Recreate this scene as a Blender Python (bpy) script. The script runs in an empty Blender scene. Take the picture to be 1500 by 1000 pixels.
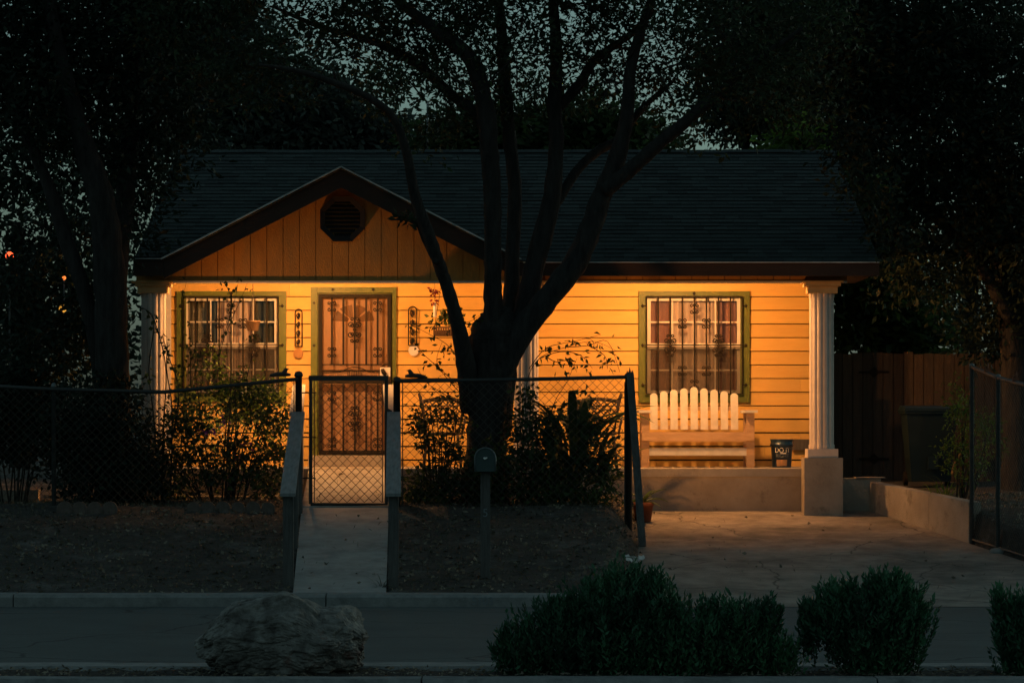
import bpy, math, random
import numpy as np
from mathutils import Vector, Matrix
R = math.radians
random.seed(7)
rng = np.random.default_rng(11)
scene = bpy.context.scene
col = scene.collection
F = 4520.0                      # focal length in photograph pixels
EYE = 1.85

def at(px, py, Y):
    return Vector(((px-750)/F*Y, Y, EYE-(py-624)/F*Y))
def ax(px, Y): return (px-750)/F*Y
def az(py, Y): return EYE-(py-624)/F*Y
def lerp(a, b, t): return a+(b-a)*t
def sstep(a, b, x):
    t = min(1, max(0, (x-a)/(b-a))); return t*t*(3-2*t)

# ------------------------------------------------------------------ materials
def nt(m):
    m.use_nodes = True
    return m.node_tree.nodes, m.node_tree.links
def mat(name, c1, c2=None, scale=6.0, rough=0.7, bump=0.0, bscale=40.0, metal=0.0, spec=0.3,
        stretch=(1, 1, 1), c3=None, s3=1.2, t3=(0.55, 0.7), island=0.0, transl=0.0, detail=6):
    m = bpy.data.materials.new(name)
    N, L = nt(m)
    b = N['Principled BSDF']
    b.inputs['Roughness'].default_value = rough
    b.inputs['Metallic'].default_value = metal
    b.inputs['Specular IOR Level'].default_value = spec
    tc = N.new('ShaderNodeTexCoord')
    mp = N.new('ShaderNodeMapping'); mp.inputs['Scale'].default_value = stretch
    L.new(tc.outputs['Object'], mp.inputs['Vector'])
    c2 = c2 or tuple(v*0.7 for v in c1)
    nz = N.new('ShaderNodeTexNoise'); nz.inputs['Scale'].default_value = scale
    nz.inputs['Detail'].default_value = detail; nz.inputs['Roughness'].default_value = 0.65
    L.new(mp.outputs['Vector'], nz.inputs['Vector'])
    rp = N.new('ShaderNodeValToRGB')
    rp.color_ramp.elements[0].position = 0.3; rp.color_ramp.elements[1].position = 0.7
    rp.color_ramp.elements[0].color = (*c2, 1); rp.color_ramp.elements[1].color = (*c1, 1)
    L.new(nz.outputs['Fac'], rp.inputs['Fac'])
    out = rp.outputs['Color']
    if c3:
        n3 = N.new('ShaderNodeTexNoise'); n3.inputs['Scale'].default_value = s3; n3.inputs['Detail'].default_value = 8
        n3.inputs['Roughness'].default_value = 0.7
        L.new(mp.outputs['Vector'], n3.inputs['Vector'])
        r3 = N.new('ShaderNodeValToRGB')
        r3.color_ramp.elements[0].position = t3[0]; r3.color_ramp.elements[1].position = t3[1]
        L.new(n3.outputs['Fac'], r3.inputs['Fac'])
        mx = N.new('ShaderNodeMix'); mx.data_type = 'RGBA'
        L.new(r3.outputs['Color'], mx.inputs[0]); L.new(out, mx.inputs[6]); mx.inputs[7].default_value = (*c3, 1)
        out = mx.outputs[2]
    if island:
        g = N.new('ShaderNodeNewGeometry')
        mr = N.new('ShaderNodeMapRange'); mr.inputs['To Min'].default_value = 1-island; mr.inputs['To Max'].default_value = 1+island
        L.new(g.outputs['Random Per Island'], mr.inputs['Value'])
        hs = N.new('ShaderNodeHueSaturation')
        L.new(mr.outputs['Result'], hs.inputs['Value']); L.new(out, hs.inputs['Color'])
        out = hs.outputs['Color']
    L.new(out, b.inputs['Base Color'])
    if bump:
        nb = N.new('ShaderNodeTexNoise'); nb.inputs['Scale'].default_value = bscale; nb.inputs['Detail'].default_value = 6
        L.new(mp.outputs['Vector'], nb.inputs['Vector'])
        bp = N.new('ShaderNodeBump'); bp.inputs['Strength'].default_value = bump; bp.inputs['Distance'].default_value = 0.02
        L.new(nb.outputs['Fac'], bp.inputs['Height']); L.new(bp.outputs['Normal'], b.inputs['Normal'])
    if transl:
        tr = N.new('ShaderNodeBsdfTranslucent'); L.new(out, tr.inputs['Color'])
        ms = N.new('ShaderNodeMixShader'); ms.inputs[0].default_value = transl
        o = N['Material Output']
        L.new(b.outputs[0], ms.inputs[1]); L.new(tr.outputs[0], ms.inputs[2]); L.new(ms.outputs[0], o.inputs[0])
    return m
def leafmat(name, c1, c2, rough=0.55, transl=0.35):
    return mat(name, c1, c2, scale=1.5, rough=rough, island=0.45, transl=transl, spec=0.25, detail=2)
def emis(name, c, s):
    m = bpy.data.materials.new(name); N, L = nt(m)
    e = N.new('ShaderNodeEmission'); e.inputs[0].default_value = (*c, 1); e.inputs[1].default_value = s
    L.new(e.outputs[0], N['Material Output'].inputs[0]); return m
def seethru(name, c, a, gloss=False, rough=0.05):
    m = bpy.data.materials.new(name); N, L = nt(m)
    t = N.new('ShaderNodeBsdfTransparent')
    if gloss:
        d = N.new('ShaderNodeBsdfGlossy'); d.inputs['Color'].default_value = (*c, 1); d.inputs['Roughness'].default_value = rough
    else:
        d = N.new('ShaderNodeBsdfDiffuse'); d.inputs['Color'].default_value = (*c, 1)
    ms = N.new('ShaderNodeMixShader'); ms.inputs[0].default_value = a
    L.new(t.outputs[0], ms.inputs[1]); L.new(d.outputs[0], ms.inputs[2]); L.new(ms.outputs[0], N['Material Output'].inputs[0])
    return m

M = {}
M['siding'] = mat('yellow_siding_paint', (.60, .372, .098), (.54, .325, .08), scale=3, rough=.55, bump=.2, bscale=50, stretch=(.8, 1, 5),
                  island=.09, c3=(.36, .24, .10), s3=1.5, t3=(.56, .82))
M['gable'] = mat('ochre_panel_paint', (.58, .26, .055), (.44, .19, .04), scale=3, rough=.7, bump=.3, bscale=50, stretch=(3, 3, 1),
                 island=.06, c3=(.34, .20, .07), s3=.9, t3=(.45, .75))
M['white'] = mat('white_trim_paint', (.60, .57, .51), (.52, .49, .43), scale=9, rough=.5, bump=.1)
M['column'] = mat('white_column_plaster', (.64, .55, .47), (.53, .45, .385), scale=7, rough=.7, bump=.25, bscale=90)
M['capital'] = mat('ochre_capital_paint', (.58, .40, .19), (.48, .32, .14), scale=7, rough=.7, bump=.25, bscale=70)
M['green'] = mat('olive_green_trim_paint', (.092, .115, .02), (.072, .092, .016), scale=8, rough=.5, bump=.1)
M['iron'] = mat('black_wrought_iron', (.014, .013, .012), (.022, .017, .013), scale=20, rough=.75, spec=.12)
M['darkmetal'] = mat('dark_painted_steel', (.035, .045, .048), (.06, .05, .04), scale=14, rough=.55, metal=.2)
M['galv'] = mat('weathered_galvanised_steel', (.16, .18, .18), (.10, .11, .11), scale=12, rough=.5, metal=.5)
M['wire'] = mat('dull_fence_wire', (.06, .06, .055), (.10, .07, .045), scale=15, rough=.6, metal=.3)
M['roof'] = mat('dark_asphalt_shingle', (.043, .057, .053), (.022, .030, .028), scale=30, rough=.9, bump=.6, bscale=160, island=.42,
                c3=(.032, .04, .038), s3=.8, t3=(.5, .75))
M['fascia'] = mat('dark_fascia_paint', (.045, .025, .017), (.03, .017, .012), scale=5, rough=.7, bump=.15, stretch=(.3, 1, 1))
M['darkpaint'] = mat('blackish_vent_paint', (.02, .014, .011), (.014, .01, .008), scale=6, rough=.6)
M['drip'] = mat('drip_edge_metal', (.72, .72, .69), (.3, .3, .29), scale=5, rough=.5, metal=.3)
M['soffit'] = mat('painted_soffit_boards', (.62, .52, .34), (.5, .42, .27), scale=4, rough=.7)
M['concrete'] = mat('stained_concrete', (.36, .33, .29), (.26, .235, .20), scale=3.5, rough=.9, bump=.25, bscale=60,
                    c3=(.09, .075, .06), s3=1.6, t3=(.56, .80))
M['wallconc'] = mat('weathered_block_concrete', (.36, .31, .25), (.25, .21, .165), scale=2.6, rough=.9, bump=.35, bscale=45,
                    c3=(.08, .065, .05), s3=2.4, t3=(.56, .74))
M['path'] = mat('brushed_path_concrete', (.42, .40, .37), (.30, .285, .265), scale=5, rough=.9, bump=.3, bscale=90,
                c3=(.15, .14, .125), s3=2.2, t3=(.5, .8))
M['drive'] = mat('old_driveway_concrete', (.38, .32, .26), (.20, .17, .142), scale=3.4, rough=.9, bump=.6, bscale=55,
                 c3=(.075, .065, .056), s3=.75, t3=(.44, .72))
M['asphalt'] = mat('worn_asphalt', (.115, .125, .12), (.075, .083, .08), scale=60, rough=.9, bump=.5, bscale=140,
                   c3=(.07, .076, .074), s3=.5, t3=(.45, .7))
def cracks(m, scale, width, dark):
    N, L = nt(m); b = N['Principled BSDF']; src = b.inputs['Base Color'].links[0].from_socket
    tc = N.new('ShaderNodeTexCoord'); nz = N.new('ShaderNodeTexNoise'); nz.inputs['Scale'].default_value = 1.3; nz.inputs['Detail'].default_value = 5
    L.new(tc.outputs['Object'], nz.inputs['Vector'])
    mv = N.new('ShaderNodeMix'); mv.data_type = 'RGBA'; mv.blend_type = 'LINEAR_LIGHT'; mv.inputs[0].default_value = .35
    L.new(tc.outputs['Object'], mv.inputs[6]); L.new(nz.outputs['Color'], mv.inputs[7])
    vo = N.new('ShaderNodeTexVoronoi'); vo.feature = 'DISTANCE_TO_EDGE'; vo.inputs['Scale'].default_value = scale
    L.new(mv.outputs[2], vo.inputs['Vector'])
    cr = N.new('ShaderNodeValToRGB'); cr.color_ramp.elements[0].position = 0; cr.color_ramp.elements[1].position = width
    cr.color_ramp.elements[0].color = (dark, dark, dark, 1); cr.color_ramp.elements[1].color = (1, 1, 1, 1)
    L.new(vo.outputs['Distance'], cr.inputs['Fac'])
    mx = N.new('ShaderNodeMix'); mx.data_type = 'RGBA'; mx.blend_type = 'MULTIPLY'; mx.inputs[0].default_value = 1
    L.new(src, mx.inputs[6]); L.new(cr.outputs['Color'], mx.inputs[7]); L.new(mx.outputs[2], b.inputs['Base Color'])
cracks(M['asphalt'], .45, .012, .35); cracks(M['drive'], .5, .009, .3)
M['kerb'] = mat('pale_kerb_concrete', (.27, .265, .25), (.17, .168, .16), scale=9, rough=.9, bump=.4, bscale=60,
                c3=(.09, .09, .085), s3=3, t3=(.52, .72))
M['soil'] = mat('bare_yard_soil', (.085, .072, .06), (.032, .027, .023), scale=5, rough=1, bump=.9, bscale=16,
                c3=(.15, .14, .125), s3=1.6, t3=(.54, .68))
M['mulch'] = mat('dark_bark_mulch', (.06, .045, .036), (.02, .016, .013), scale=30, rough=1, bump=.9, bscale=30)
M['greywood'] = mat('weathered_grey_timber', (.30, .30, .29), (.16, .16, .155), scale=7, rough=.85, bump=.4, bscale=30, stretch=(5, .7, .7))
M['postwood'] = mat('weathered_post_timber', (.12, .115, .105), (.06, .055, .05), scale=8, rough=.9, bump=.5, bscale=30, stretch=(4, 4, .5))
M['benchwood'] = mat('bare_bench_timber', (.46, .30, .17), (.34, .21, .11), scale=7, rough=.75, bump=.3, bscale=30, stretch=(.6, 3, 3))
M['benchpaint'] = mat('worn_white_bench_paint', (.55, .53, .48), (.44, .405, .345), scale=8, rough=.6, bump=.15, c3=(.48, .36, .22), s3=6, t3=(.62, .75))
M['fencewood'] = mat('brown_fence_boards', (.085, .062, .048), (.05, .037, .03), scale=5, rough=.9, bump=.4, stretch=(4, 4, .5), island=.2)
M['bark'] = mat('rough_tree_bark', (.046, .040, .035), (.014, .012, .011), scale=11, rough=1, bump=1.0, bscale=18, stretch=(1.4, 1.4, .35))
M['twig'] = mat('thin_twig_bark', (.05, .04, .03), (.03, .024, .018), scale=9, rough=1)
M['rock'] = mat('rough_boulder_stone', (.29, .27, .24), (.05, .042, .037), scale=8, rough=.95, bump=.7, bscale=38,
                c3=(.13, .05, .035), s3=2.2, t3=(.6, .7), stretch=(1.2, 1, .8))
M['door'] = mat('cream_door_paint', (.46, .28, .165), (.40, .24, .14), scale=4, rough=.5)
M['doorglass'] = mat('dark_fanlight_glass', (.14, .07, .035), (.10, .05, .025), scale=3, rough=.25)
M['screen'] = seethru('brown_door_mesh', (.24, .13, .06), .30)
M['insect'] = seethru('grey_insect_screen', (.09, .075, .06), .52)
M['glass'] = seethru('window_glass', (.75, .8, .8), .07, True)
M['curtain'] = mat('pale_net_curtain', (.62, .50, .41), (.42, .33, .27), scale=4, rough=.9, stretch=(5, 1, .6))
M['redcurtain'] = mat('dull_red_curtain', (.30, .16, .125), (.19, .10, .08), scale=4, rough=.9, stretch=(4, 1, .7))
M['darkcurtain'] = mat('dark_green_curtain', (.065, .07, .055), (.035, .04, .032), scale=4, rough=.9, stretch=(6, 1, .5))
M['bucket'] = mat('navy_plastic', (.012, .045, .085), (.010, .036, .07), scale=5, rough=.35, spec=.5)
M['label'] = mat('brown_paper_label', (.48, .27, .12), (.38, .2, .085), scale=12, rough=.8)
M['ink'] = mat('white_print', (.75, .73, .68), (.68, .66, .6), scale=12, rough=.6)
M['dullink'] = mat('faded_print', (.22, .24, .25), (.15, .17, .18), scale=25, rough=.6)
M['mailbox'] = mat('dark_green_mailbox_paint', (.03, .055, .052), (.022, .042, .04), scale=10, rough=.45, spec=.5)
M['terracotta'] = mat('terracotta_clay', (.20, .07, .038), (.13, .048, .028), scale=8, rough=.85)
M['potbrown'] = mat('brown_woven_pot', (.12, .07, .035), (.08, .045, .025), scale=20, rough=.8)
M['bin'] = mat('dark_teal_bin_plastic', (.008, .019, .023), (.006, .014, .017), scale=6, rough=.5)
M['red'] = mat('red_petals', (.17, .015, .02), (.11, .01, .02), scale=8, rough=.6)
M['pinkpetal'] = mat('magenta_petals', (.40, .06, .22), (.30, .04, .16), scale=8, rough=.6)
M['plate'] = mat('white_glazed_plate', (.70, .66, .62), (.6, .56, .52), scale=6, rough=.3)
M['disc'] = mat('brown_shadow_disc', (.36, .19, .07), (.30, .15, .055), scale=9, rough=.8)  # colour of the soft shadow painted below the left ornament
M['stone'] = mat('edging_concrete', (.16, .12, .10), (.10, .075, .06), scale=12, rough=.95, bump=.4)
M['black'] = mat('dark_void', (.01, .01, .01), (.01, .01, .01), rough=1)
M['interior'] = mat('dim_plaster', (.20, .17, .14), (.17, .145, .12), rough=1)
M['chair'] = mat('bronze_chair_metal', (.055, .042, .03), (.03, .024, .02), scale=12, rough=.45, metal=.3)
M['leaf_oak'] = leafmat('oak_leaf', (.040, .060, .028), (.022, .038, .019))
M['leaf_dark'] = leafmat('dark_leaf', (.027, .043, .026), (.016, .028, .018))
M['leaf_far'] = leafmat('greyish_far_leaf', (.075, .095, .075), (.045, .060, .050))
M['leaf_bright'] = leafmat('fresh_and_lit_leaf', (.13, .20, .03), (.06, .11, .022), transl=.45)  # fresh leaves, also the painted glow of the lit bush leaves
M['leaf_shrub'] = leafmat('garden_shrub_leaf', (.055, .090, .026), (.030, .055, .020), transl=.4)
M['leaf_strap'] = leafmat('strap_leaf', (.060, .095, .035), (.035, .062, .025), transl=.25)
M['leaf_sage'] = leafmat('bushy_sage_leaf', (.060, .165, .075), (.022, .065, .040), transl=.25)
M['dry'] = leafmat('dry_fallen_leaf', (.24, .20, .145), (.09, .07, .05), transl=.1)
M['grass'] = leafmat('dry_grass_blade', (.13, .13, .08), (.07, .075, .05), transl=.2)

# ------------------------------------------------------------------ objects
def tag(o, label=None, cat=None, group=None, kind=None):
    if label: o['label'] = label
    if cat: o['category'] = cat
    if group: o['group'] = group
    if kind: o['kind'] = kind
    return o
def wloc(o):
    v = Vector((0, 0, 0))
    while o: v = v+o.location; o = o.parent
    return v
def thing(name, loc, label, cat, group=None):
    o = bpy.data.objects.new(name, None); col.objects.link(o)
    o.location = loc; o.empty_display_size = .2
    return tag(o, label, cat, group)
def copy_tree(o, parent=None):
    c = o.copy(); col.objects.link(c); c.parent = parent
    for ch in list(o.children): copy_tree(ch, c)
    return c

class MB:
    """collects shapes in world space and links them as one mesh object"""
    def __init__(s): s.v = []; s.f = []; s.sm = []
    def add(s, v, f, smooth=False):
        n = len(s.v); s.v += [tuple(p) for p in v]
        s.f += [tuple(i+n for i in q) for q in f]; s.sm += [smooth]*len(f); return s
    def box(s, x0, x1, y0, y1, z0, z1):
        v = [(x, y, z) for z in (z0, z1) for y in (y0, y1) for x in (x0, x1)]
        return s.add(v, [(0, 2, 3, 1), (4, 5, 7, 6), (0, 1, 5, 4), (2, 6, 7, 3), (0, 4, 6, 2), (1, 3, 7, 5)])
    def hexa(s, v):   # eight corners, box order
        return s.add(v, [(0, 2, 3, 1), (4, 5, 7, 6), (0, 1, 5, 4), (2, 6, 7, 3), (0, 4, 6, 2), (1, 3, 7, 5)])
    def prism(s, poly, y0, y1):   # polygon in XZ extruded along Y (anticlockwise seen from -Y)
        n = len(poly)
        v = [(x, y0, z) for x, z in poly]+[(x, y1, z) for x, z in poly]
        f = [tuple(range(n)), tuple(range(2*n-1, n-1, -1))]
        f += [(i, i+n, (i+1) % n+n, (i+1) % n) for i in range(n)]
        return s.add(v, f)
    def tube(s, pts, rad, sides=8, smooth=True, wob=0.0, sub=0, caps=True):
        pts = [Vector(p) for p in pts]
        if not hasattr(rad, '__len__'): rad = [rad]*len(pts)
        if sub:
            P, Q = [], []
            n = len(pts)
            for i in range(n-1):
                p0 = pts[max(i-1, 0)]; p1 = pts[i]; p2 = pts[i+1]; p3 = pts[min(i+2, n-1)]
                for k in range(sub):
                    t = k/sub
                    P.append(.5*((2*p1)+(p2-p0)*t+(2*p0-5*p1+4*p2-p3)*t*t+(3*p1-p0-3*p2+p3)*t*t*t))
                    Q.append(lerp(rad[i], rad[i+1], t))
            P.append(pts[-1]); Q.append(rad[-1]); pts, rad = P, Q
        n = len(pts); v = []
        up = None
        for i, p in enumerate(pts):
            d = (pts[min(i+1, n-1)]-pts[max(i-1, 0)])
            d = d.normalized() if d.length > 1e-9 else Vector((0, 0, 1))
            if up is None:
                up = Vector((0, 0, 1)) if abs(d.z) < .9 else Vector((0, 1, 0))
            a = d.cross(up)
            if a.length < 1e-6: a = d.cross(Vector((1, .3, 0)))
            a.normalize(); b = d.cross(a); up = -b if False else a.cross(d)
            for k in range(sides):
                t = 2*math.pi*k/sides
                r = rad[i]*(1+(random.uniform(-wob, wob) if wob else 0))
                v.append(p+a*math.cos(t)*r+b*math.sin(t)*r)
        f = [(i*sides+k, i*sides+(k+1) % sides, (i+1)*sides+(k+1) % sides, (i+1)*sides+k) for i in range(n-1) for k in range(sides)]
        s.add(v, f, smooth)
        if caps:
            m = len(s.v)-len(v)
            s.f.append(tuple(m+k for k in range(sides))[::-1]); s.sm.append(False)
            s.f.append(tuple(m+(n-1)*sides+k for k in range(sides))); s.sm.append(False)
        return s
    def bar(s, a, b, w, h):      # rectangular bar between two points, w across, h in the up direction
        a = Vector(a); b = Vector(b); d = (b-a).normalized()
        u = Vector((0, 0, 1)) if abs(d.z) < .95 else Vector((0, 1, 0))
        x = d.cross(u).normalized()*(w/2); z = x.cross(d).normalized()*(h/2)
        v = [a-x-z, a+x-z, b-x-z, b+x-z, a-x+z, a+x+z, b-x+z, b+x+z]
        return s.hexa(v)
    def lathe(s, c, prof, sides=20, smooth=True, flute=0, famp=0):
        v = []
        for r, z in prof:
            for k in range(sides):
                t = 2*math.pi*k/sides
                rr = r*(1-famp*max(0, math.cos(flute*t))**1.5) if flute else r
                v.append((c[0]+rr*math.cos(t), c[1]+rr*math.sin(t), c[2]+z))
        n = len(prof)
        f = [(i*sides+k, i*sides+(k+1) % sides, (i+1)*sides+(k+1) % sides, (i+1)*sides+k) for i in range(n-1) for k in range(sides)]
        s.add(v, f, smooth); m = len(s.v)-len(v)
        s.f.append(tuple(m+k for k in range(sides))[::-1]); s.sm.append(False)
        s.f.append(tuple(m+(n-1)*sides+k for k in range(sides))); s.sm.append(False)
        return s
    def build(s, name, m, parent=None, loc=None):
        o0 = Vector(loc) if loc is not None else (wloc(parent) if parent else Vector((0, 0, 0)))
        me = bpy.data.meshes.new(name)
        me.from_pydata([(p[0]-o0.x, p[1]-o0.y, p[2]-o0.z) for p in s.v], [], s.f)
        me.polygons.foreach_set('use_smooth', s.sm)
        me.materials.append(m); me.update()
        o = bpy.data.objects.new(name, me); col.objects.link(o)
        if parent: o.parent = parent
        elif loc is not None: o.location = o0
        return o
def struct(o): o['kind'] = 'structure'; return o

def leaves(name, P, D, Lm, Wm, m, parent=None, fold=.25, loc=None, jitter=.35, shape='diamond'):
    """many single leaves, P positions, D directions"""
    n = len(P)
    D = D/np.maximum(np.linalg.norm(D, axis=1, keepdims=True), 1e-9)
    U = rng.normal(size=(n, 3)); S = np.cross(D, U); S /= np.maximum(np.linalg.norm(S, axis=1, keepdims=True), 1e-9)
    Nn = np.cross(D, S)
    L = (Lm*rng.uniform(1-jitter, 1+jitter, n))[:, None]; W = (Wm*rng.uniform(1-jitter, 1+jitter, n))[:, None]
    fd = fold*W
    v = np.stack([P, P+D*L*.45+S*W*.5+Nn*fd, P+D*L-Nn*fd*.5, P+D*L*.45-S*W*.5+Nn*fd], axis=1).reshape(-1, 3)
    o0 = np.array(loc if loc is not None else (wloc(parent) if parent else (0, 0, 0)), dtype=float)
    v = v-o0
    me = bpy.data.meshes.new(name)
    me.vertices.add(4*n); me.vertices.foreach_set('co', v.astype(np.float32).ravel())
    me.loops.add(4*n); me.loops.foreach_set('vertex_index', np.arange(4*n, dtype=np.int32))
    me.polygons.add(n); me.polygons.foreach_set('loop_start', np.arange(0, 4*n, 4, dtype=np.int32))
    me.polygons.foreach_set('loop_total', np.full(n, 4, dtype=np.int32))
    me.materials.append(m); me.update(calc_edges=True)
    o = bpy.data.objects.new(name, me); col.objects.link(o)
    if parent: o.parent = parent
    elif loc is not None: o.location = loc
    return o
def sphere_dirs(n):
    d = rng.normal(size=(n, 3)); return d/np.linalg.norm(d, axis=1, keepdims=True)
def clump_points(clumps, n, per=22, sig=.13, shell=.45):
    """points gathered in twig-sized tufts inside ellipsoids (centre, (rx,ry,rz))"""
    C = np.array([tuple(c) for c, r in clumps]); Rr = np.array([r for c, r in clumps], dtype=float)
    w = np.prod(Rr, axis=1)**.75; w /= w.sum()
    k = max(1, n//per)
    idx = rng.choice(len(clumps), size=k, p=w)
    rad = rng.uniform(shell**3, 1, k)**(1/3)
    ctr = C[idx]+sphere_dirs(k)*Rr[idx]*rad[:, None]
    which = rng.integers(0, k, n)
    P = ctr[which]+rng.normal(size=(n, 3))*sig*np.array([1, 1, .7])
    D = (P-ctr[which])+rng.normal(size=(n, 3))*sig*.8+np.array([0, 0, -.25*sig])
    return P, D

# ------------------------------------------------------------------ ground and roads
def drive_z(Y): return .807+(Y-38)*.1024
def yard_z(Y):
    if Y < 31: return .17
    if Y < 35.5: return lerp(.17, .92, (Y-31)/4.5)
    if Y < 38: return lerp(.92, 1.0, (Y-35.5)/2.5)
    if Y < 41: return lerp(1.0, 1.12, (Y-38)/3)
    return 1.12
def dr_left(Y): return lerp(1.36, 1.64, (Y-31)/7)
def dr_right(Y):           # foot of the low wall and the fence on the right
    return 4.41+(38-Y)*.281
def ground_z(X, Y):
    if Y < 31.0: return -.12
    z = yard_z(Y)+.02*math.sin(X*2.3+Y*1.7)*math.sin(X*.9-Y*2.9)*sstep(31, 32, Y)
    if Y < 38.3:
        l = dr_left(Y); r = dr_right(Y)
        a = sstep(l-.45, l+.02, X)*(1-sstep(r+.05, r+.12, X))
        z = lerp(z, drive_z(Y)-.05, a)
        if 31 < Y < 38.2:
            xl, xr = path_x(Y)
            if xl-.03 < X < xr+.03: z = min(z, path_z(Y)-.04)
        # the terrace behind the low wall
        if X > r+.085 and Y > 34.5: z = max(z, lerp(drive_z(Y)+.3, 1.0, sstep(34.5, 38, Y)))
    return z
def path_x(Y):
    if Y < 35.5: t = (Y-31)/4.5; return lerp(-2.20, -2.42, t), lerp(-1.265, -1.42, t)
    t = (Y-35.5)/2.5; return lerp(-2.42, -2.50, t), lerp(-1.42, -1.52, t)
def path_z(Y):
    if Y < 35.5: return lerp(.175, .925, (Y-31)/4.5)
    return lerp(.925, 1.315, (Y-35.5)/2.5)

def axis_list(fine0, fine1, step, far0, far1):
    a = list(np.arange(fine0, fine1+1e-6, step))
    d = step*2; x = fine1
    while x < far1: x += d; d *= 1.5; a.append(x)
    d = step*2; x = fine0
    while x > far0: x -= d; d *= 1.5; a.insert(0, x)
    return a
xs = axis_list(-8, 8, .05, -200, 200); ys = axis_list(30.9, 42, .1, -30, 400)
ys = [y for y in ys if y < 30.9-1e-6 or y >= 30.9-1e-6]
g = MB(); nx = len(xs)
g.v = [(x, y, ground_z(x, y)) for y in ys for x in xs]
g.f = [(j*nx+i, j*nx+i+1, (j+1)*nx+i+1, (j+1)*nx+i) for j in range(len(ys)-1) for i in range(nx-1)]
g.sm = [True]*len(g.f)
struct(g.build('ground', M['soil']))

rd = MB()
rd.box(-200, 200, 21.72, 30.58, -.02, .06)
struct(rd.build('road', M['asphalt']))
rd = MB(); rd.box(-200, 200, 6, 20.27, -.02, .06)
struct(rd.build('near_road', M['asphalt']))
nv = MB(); nv.box(-200, 200, -30, 5.8, -.05, .2)
struct(nv.build('near_verge', M['soil']))

def kerb(name, y0, y1, z0, z1, jx0, spacing, x0=-60, x1=60, lip=.03, gaps=()):
    k = MB(); x = jx0
    while x > x0: x -= spacing
    while x < x1:
        a, b = x+.006, x+spacing-.006
        segs = [(a, b)]
        for g0, g1 in gaps:
            ns = []
            for p, q in segs:
                if q <= g0 or p >= g1: ns.append((p, q)); continue
                if p < g0: ns.append((p, g0))
                if q > g1: ns.append((g1, q))
            segs = ns
        for p, q in segs:
            n = max(2, int((q-p)/.25)); pr = []
            for i in range(n+1):
                xx = lerp(p, q, i/n); j = random.uniform(-.006, .006)
                pr.append([(xx, y0, z0), (xx, y0+j, z1-lip), (xx, y0+lip+j, z1), (xx, y1-lip, z1+j*.6), (xx, y1, z1-lip), (xx, y1, z0)])
            v = [p_ for r_ in pr for p_ in r_]
            f = [(i*6+k2, i*6+(k2+1) % 6, (i+1)*6+(k2+1) % 6, (i+1)*6+k2) for i in range(n) for k2 in range(6)]
            f += [tuple(range(5, -1, -1)), tuple(n*6+q_ for q_ in range(6))]
            k.add(v, f)
        x += spacing
    return struct(k.build(name, M['kerb']))
kerb('kerb', 30.58, 30.96, 0, .185, ax(22, 30.7), 3.1, gaps=((1.3, 6.3),))
mk1 = kerb('median_kerb', 21.35, 21.74, 0, .19, -7.1, 3.0)
mk2 = kerb('median_kerb', 20.28, 20.56, 0, .19, ax(618, 20.4)-9, 3.0)
md = MB()
mxs = list(np.arange(-30, 30.01, .12)); mys = [20.57, 20.7, 20.85, 21.0, 21.15, 21.34]
md.v = [(x, y, .165+random.uniform(-.012, .02)) for y in mys for x in mxs]
md.f = [(j*len(mxs)+i, j*len(mxs)+i+1, (j+1)*len(mxs)+i+1, (j+1)*len(mxs)+i) for j in range(len(mys)-1) for i in range(len(mxs)-1)]
md.sm = [False]*len(md.f)
struct(md.build('median_bed', M['mulch']))

# driveway with two joints, following its slope
dv = MB()
def drow(Y): return dr_left(Y), (dr_right(Y) if Y > 31.4 else 6.1)
Ys = [30.97, 31.4, 33.3, 33.315, 35.7, 35.715, 38.0]
rows = []
for Y in Ys:
    l, r = drow(Y); z = drive_z(Y) if Y > 31.2 else .10
    rows.append([(lerp(l-.1, r, t), Y, z) for t in np.linspace(0, 1, 24)])
n = 24
for j in range(len(Ys)-1):
    if abs(Ys[j+1]-Ys[j]) < .05: continue
    v = rows[j]+rows[j+1]
    dv.add(v, [(i, i+1, n+i+1, n+i) for i in range(n-1)])
    vd = [(x, y, z-.25) for x, y, z in v]
    dv.add([rows[j][0], rows[j+1][0], vd[0], vd[n]], [(0, 1, 3, 2)])
ap = [(1.3, 30.57, .065), (6.4, 30.57, .065), (6.1, 30.97, .10), (1.25, 30.97, .10)]
dv.add(ap, [(0, 1, 2, 3)])
dj = MB(); jn = [(drow(Y)[0]-.1, drow(Y)[1], Y) for Y in (33.3075, 35.7075)]
for a, b, Y in jn:
    dv.box(a, b, Y-.0075, Y+.0075, drive_z(Y)-.06, drive_z(Y)-.012)
struct(dv.build('driveway', M['drive']))

pt = MB()
Yp_ = [30.97, 32.2, 33.5, 34.6, 35.45, 35.47, 36.5, 37.4, 37.98]
for a, b in zip(Yp_[:-1], Yp_[1:]):
    if b-a < .05: continue
    (l0, r0), (l1, r1) = path_x(a), path_x(b)
    z0, z1 = path_z(a), path_z(b)
    if a >= 35.46: z0 += .012; z1 += .012
    pt.hexa([(l0, a, z0-.3), (r0, a, z0-.3), (l1, b, z1-.3), (r1, b, z1-.3), (l0, a, z0), (r0, a, z0), (l1, b, z1), (r1, b, z1)])
struct(pt.build('path', M['path']))

# ------------------------------------------------------------------ the house
YW, YP, YE = 40.0, 38.0, 37.3         # wall, porch edge, eave
FL = 1.329                            # porch floor
XL, XR = -4.50, 4.10
house = thing('house', (0, 40, 1.0), 'small single storey yellow clapboard house with lit front porch and dark shingle roof', 'house')
def hp(mb, name, m, parent=None): return mb.build(name, m, parent or house)

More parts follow.
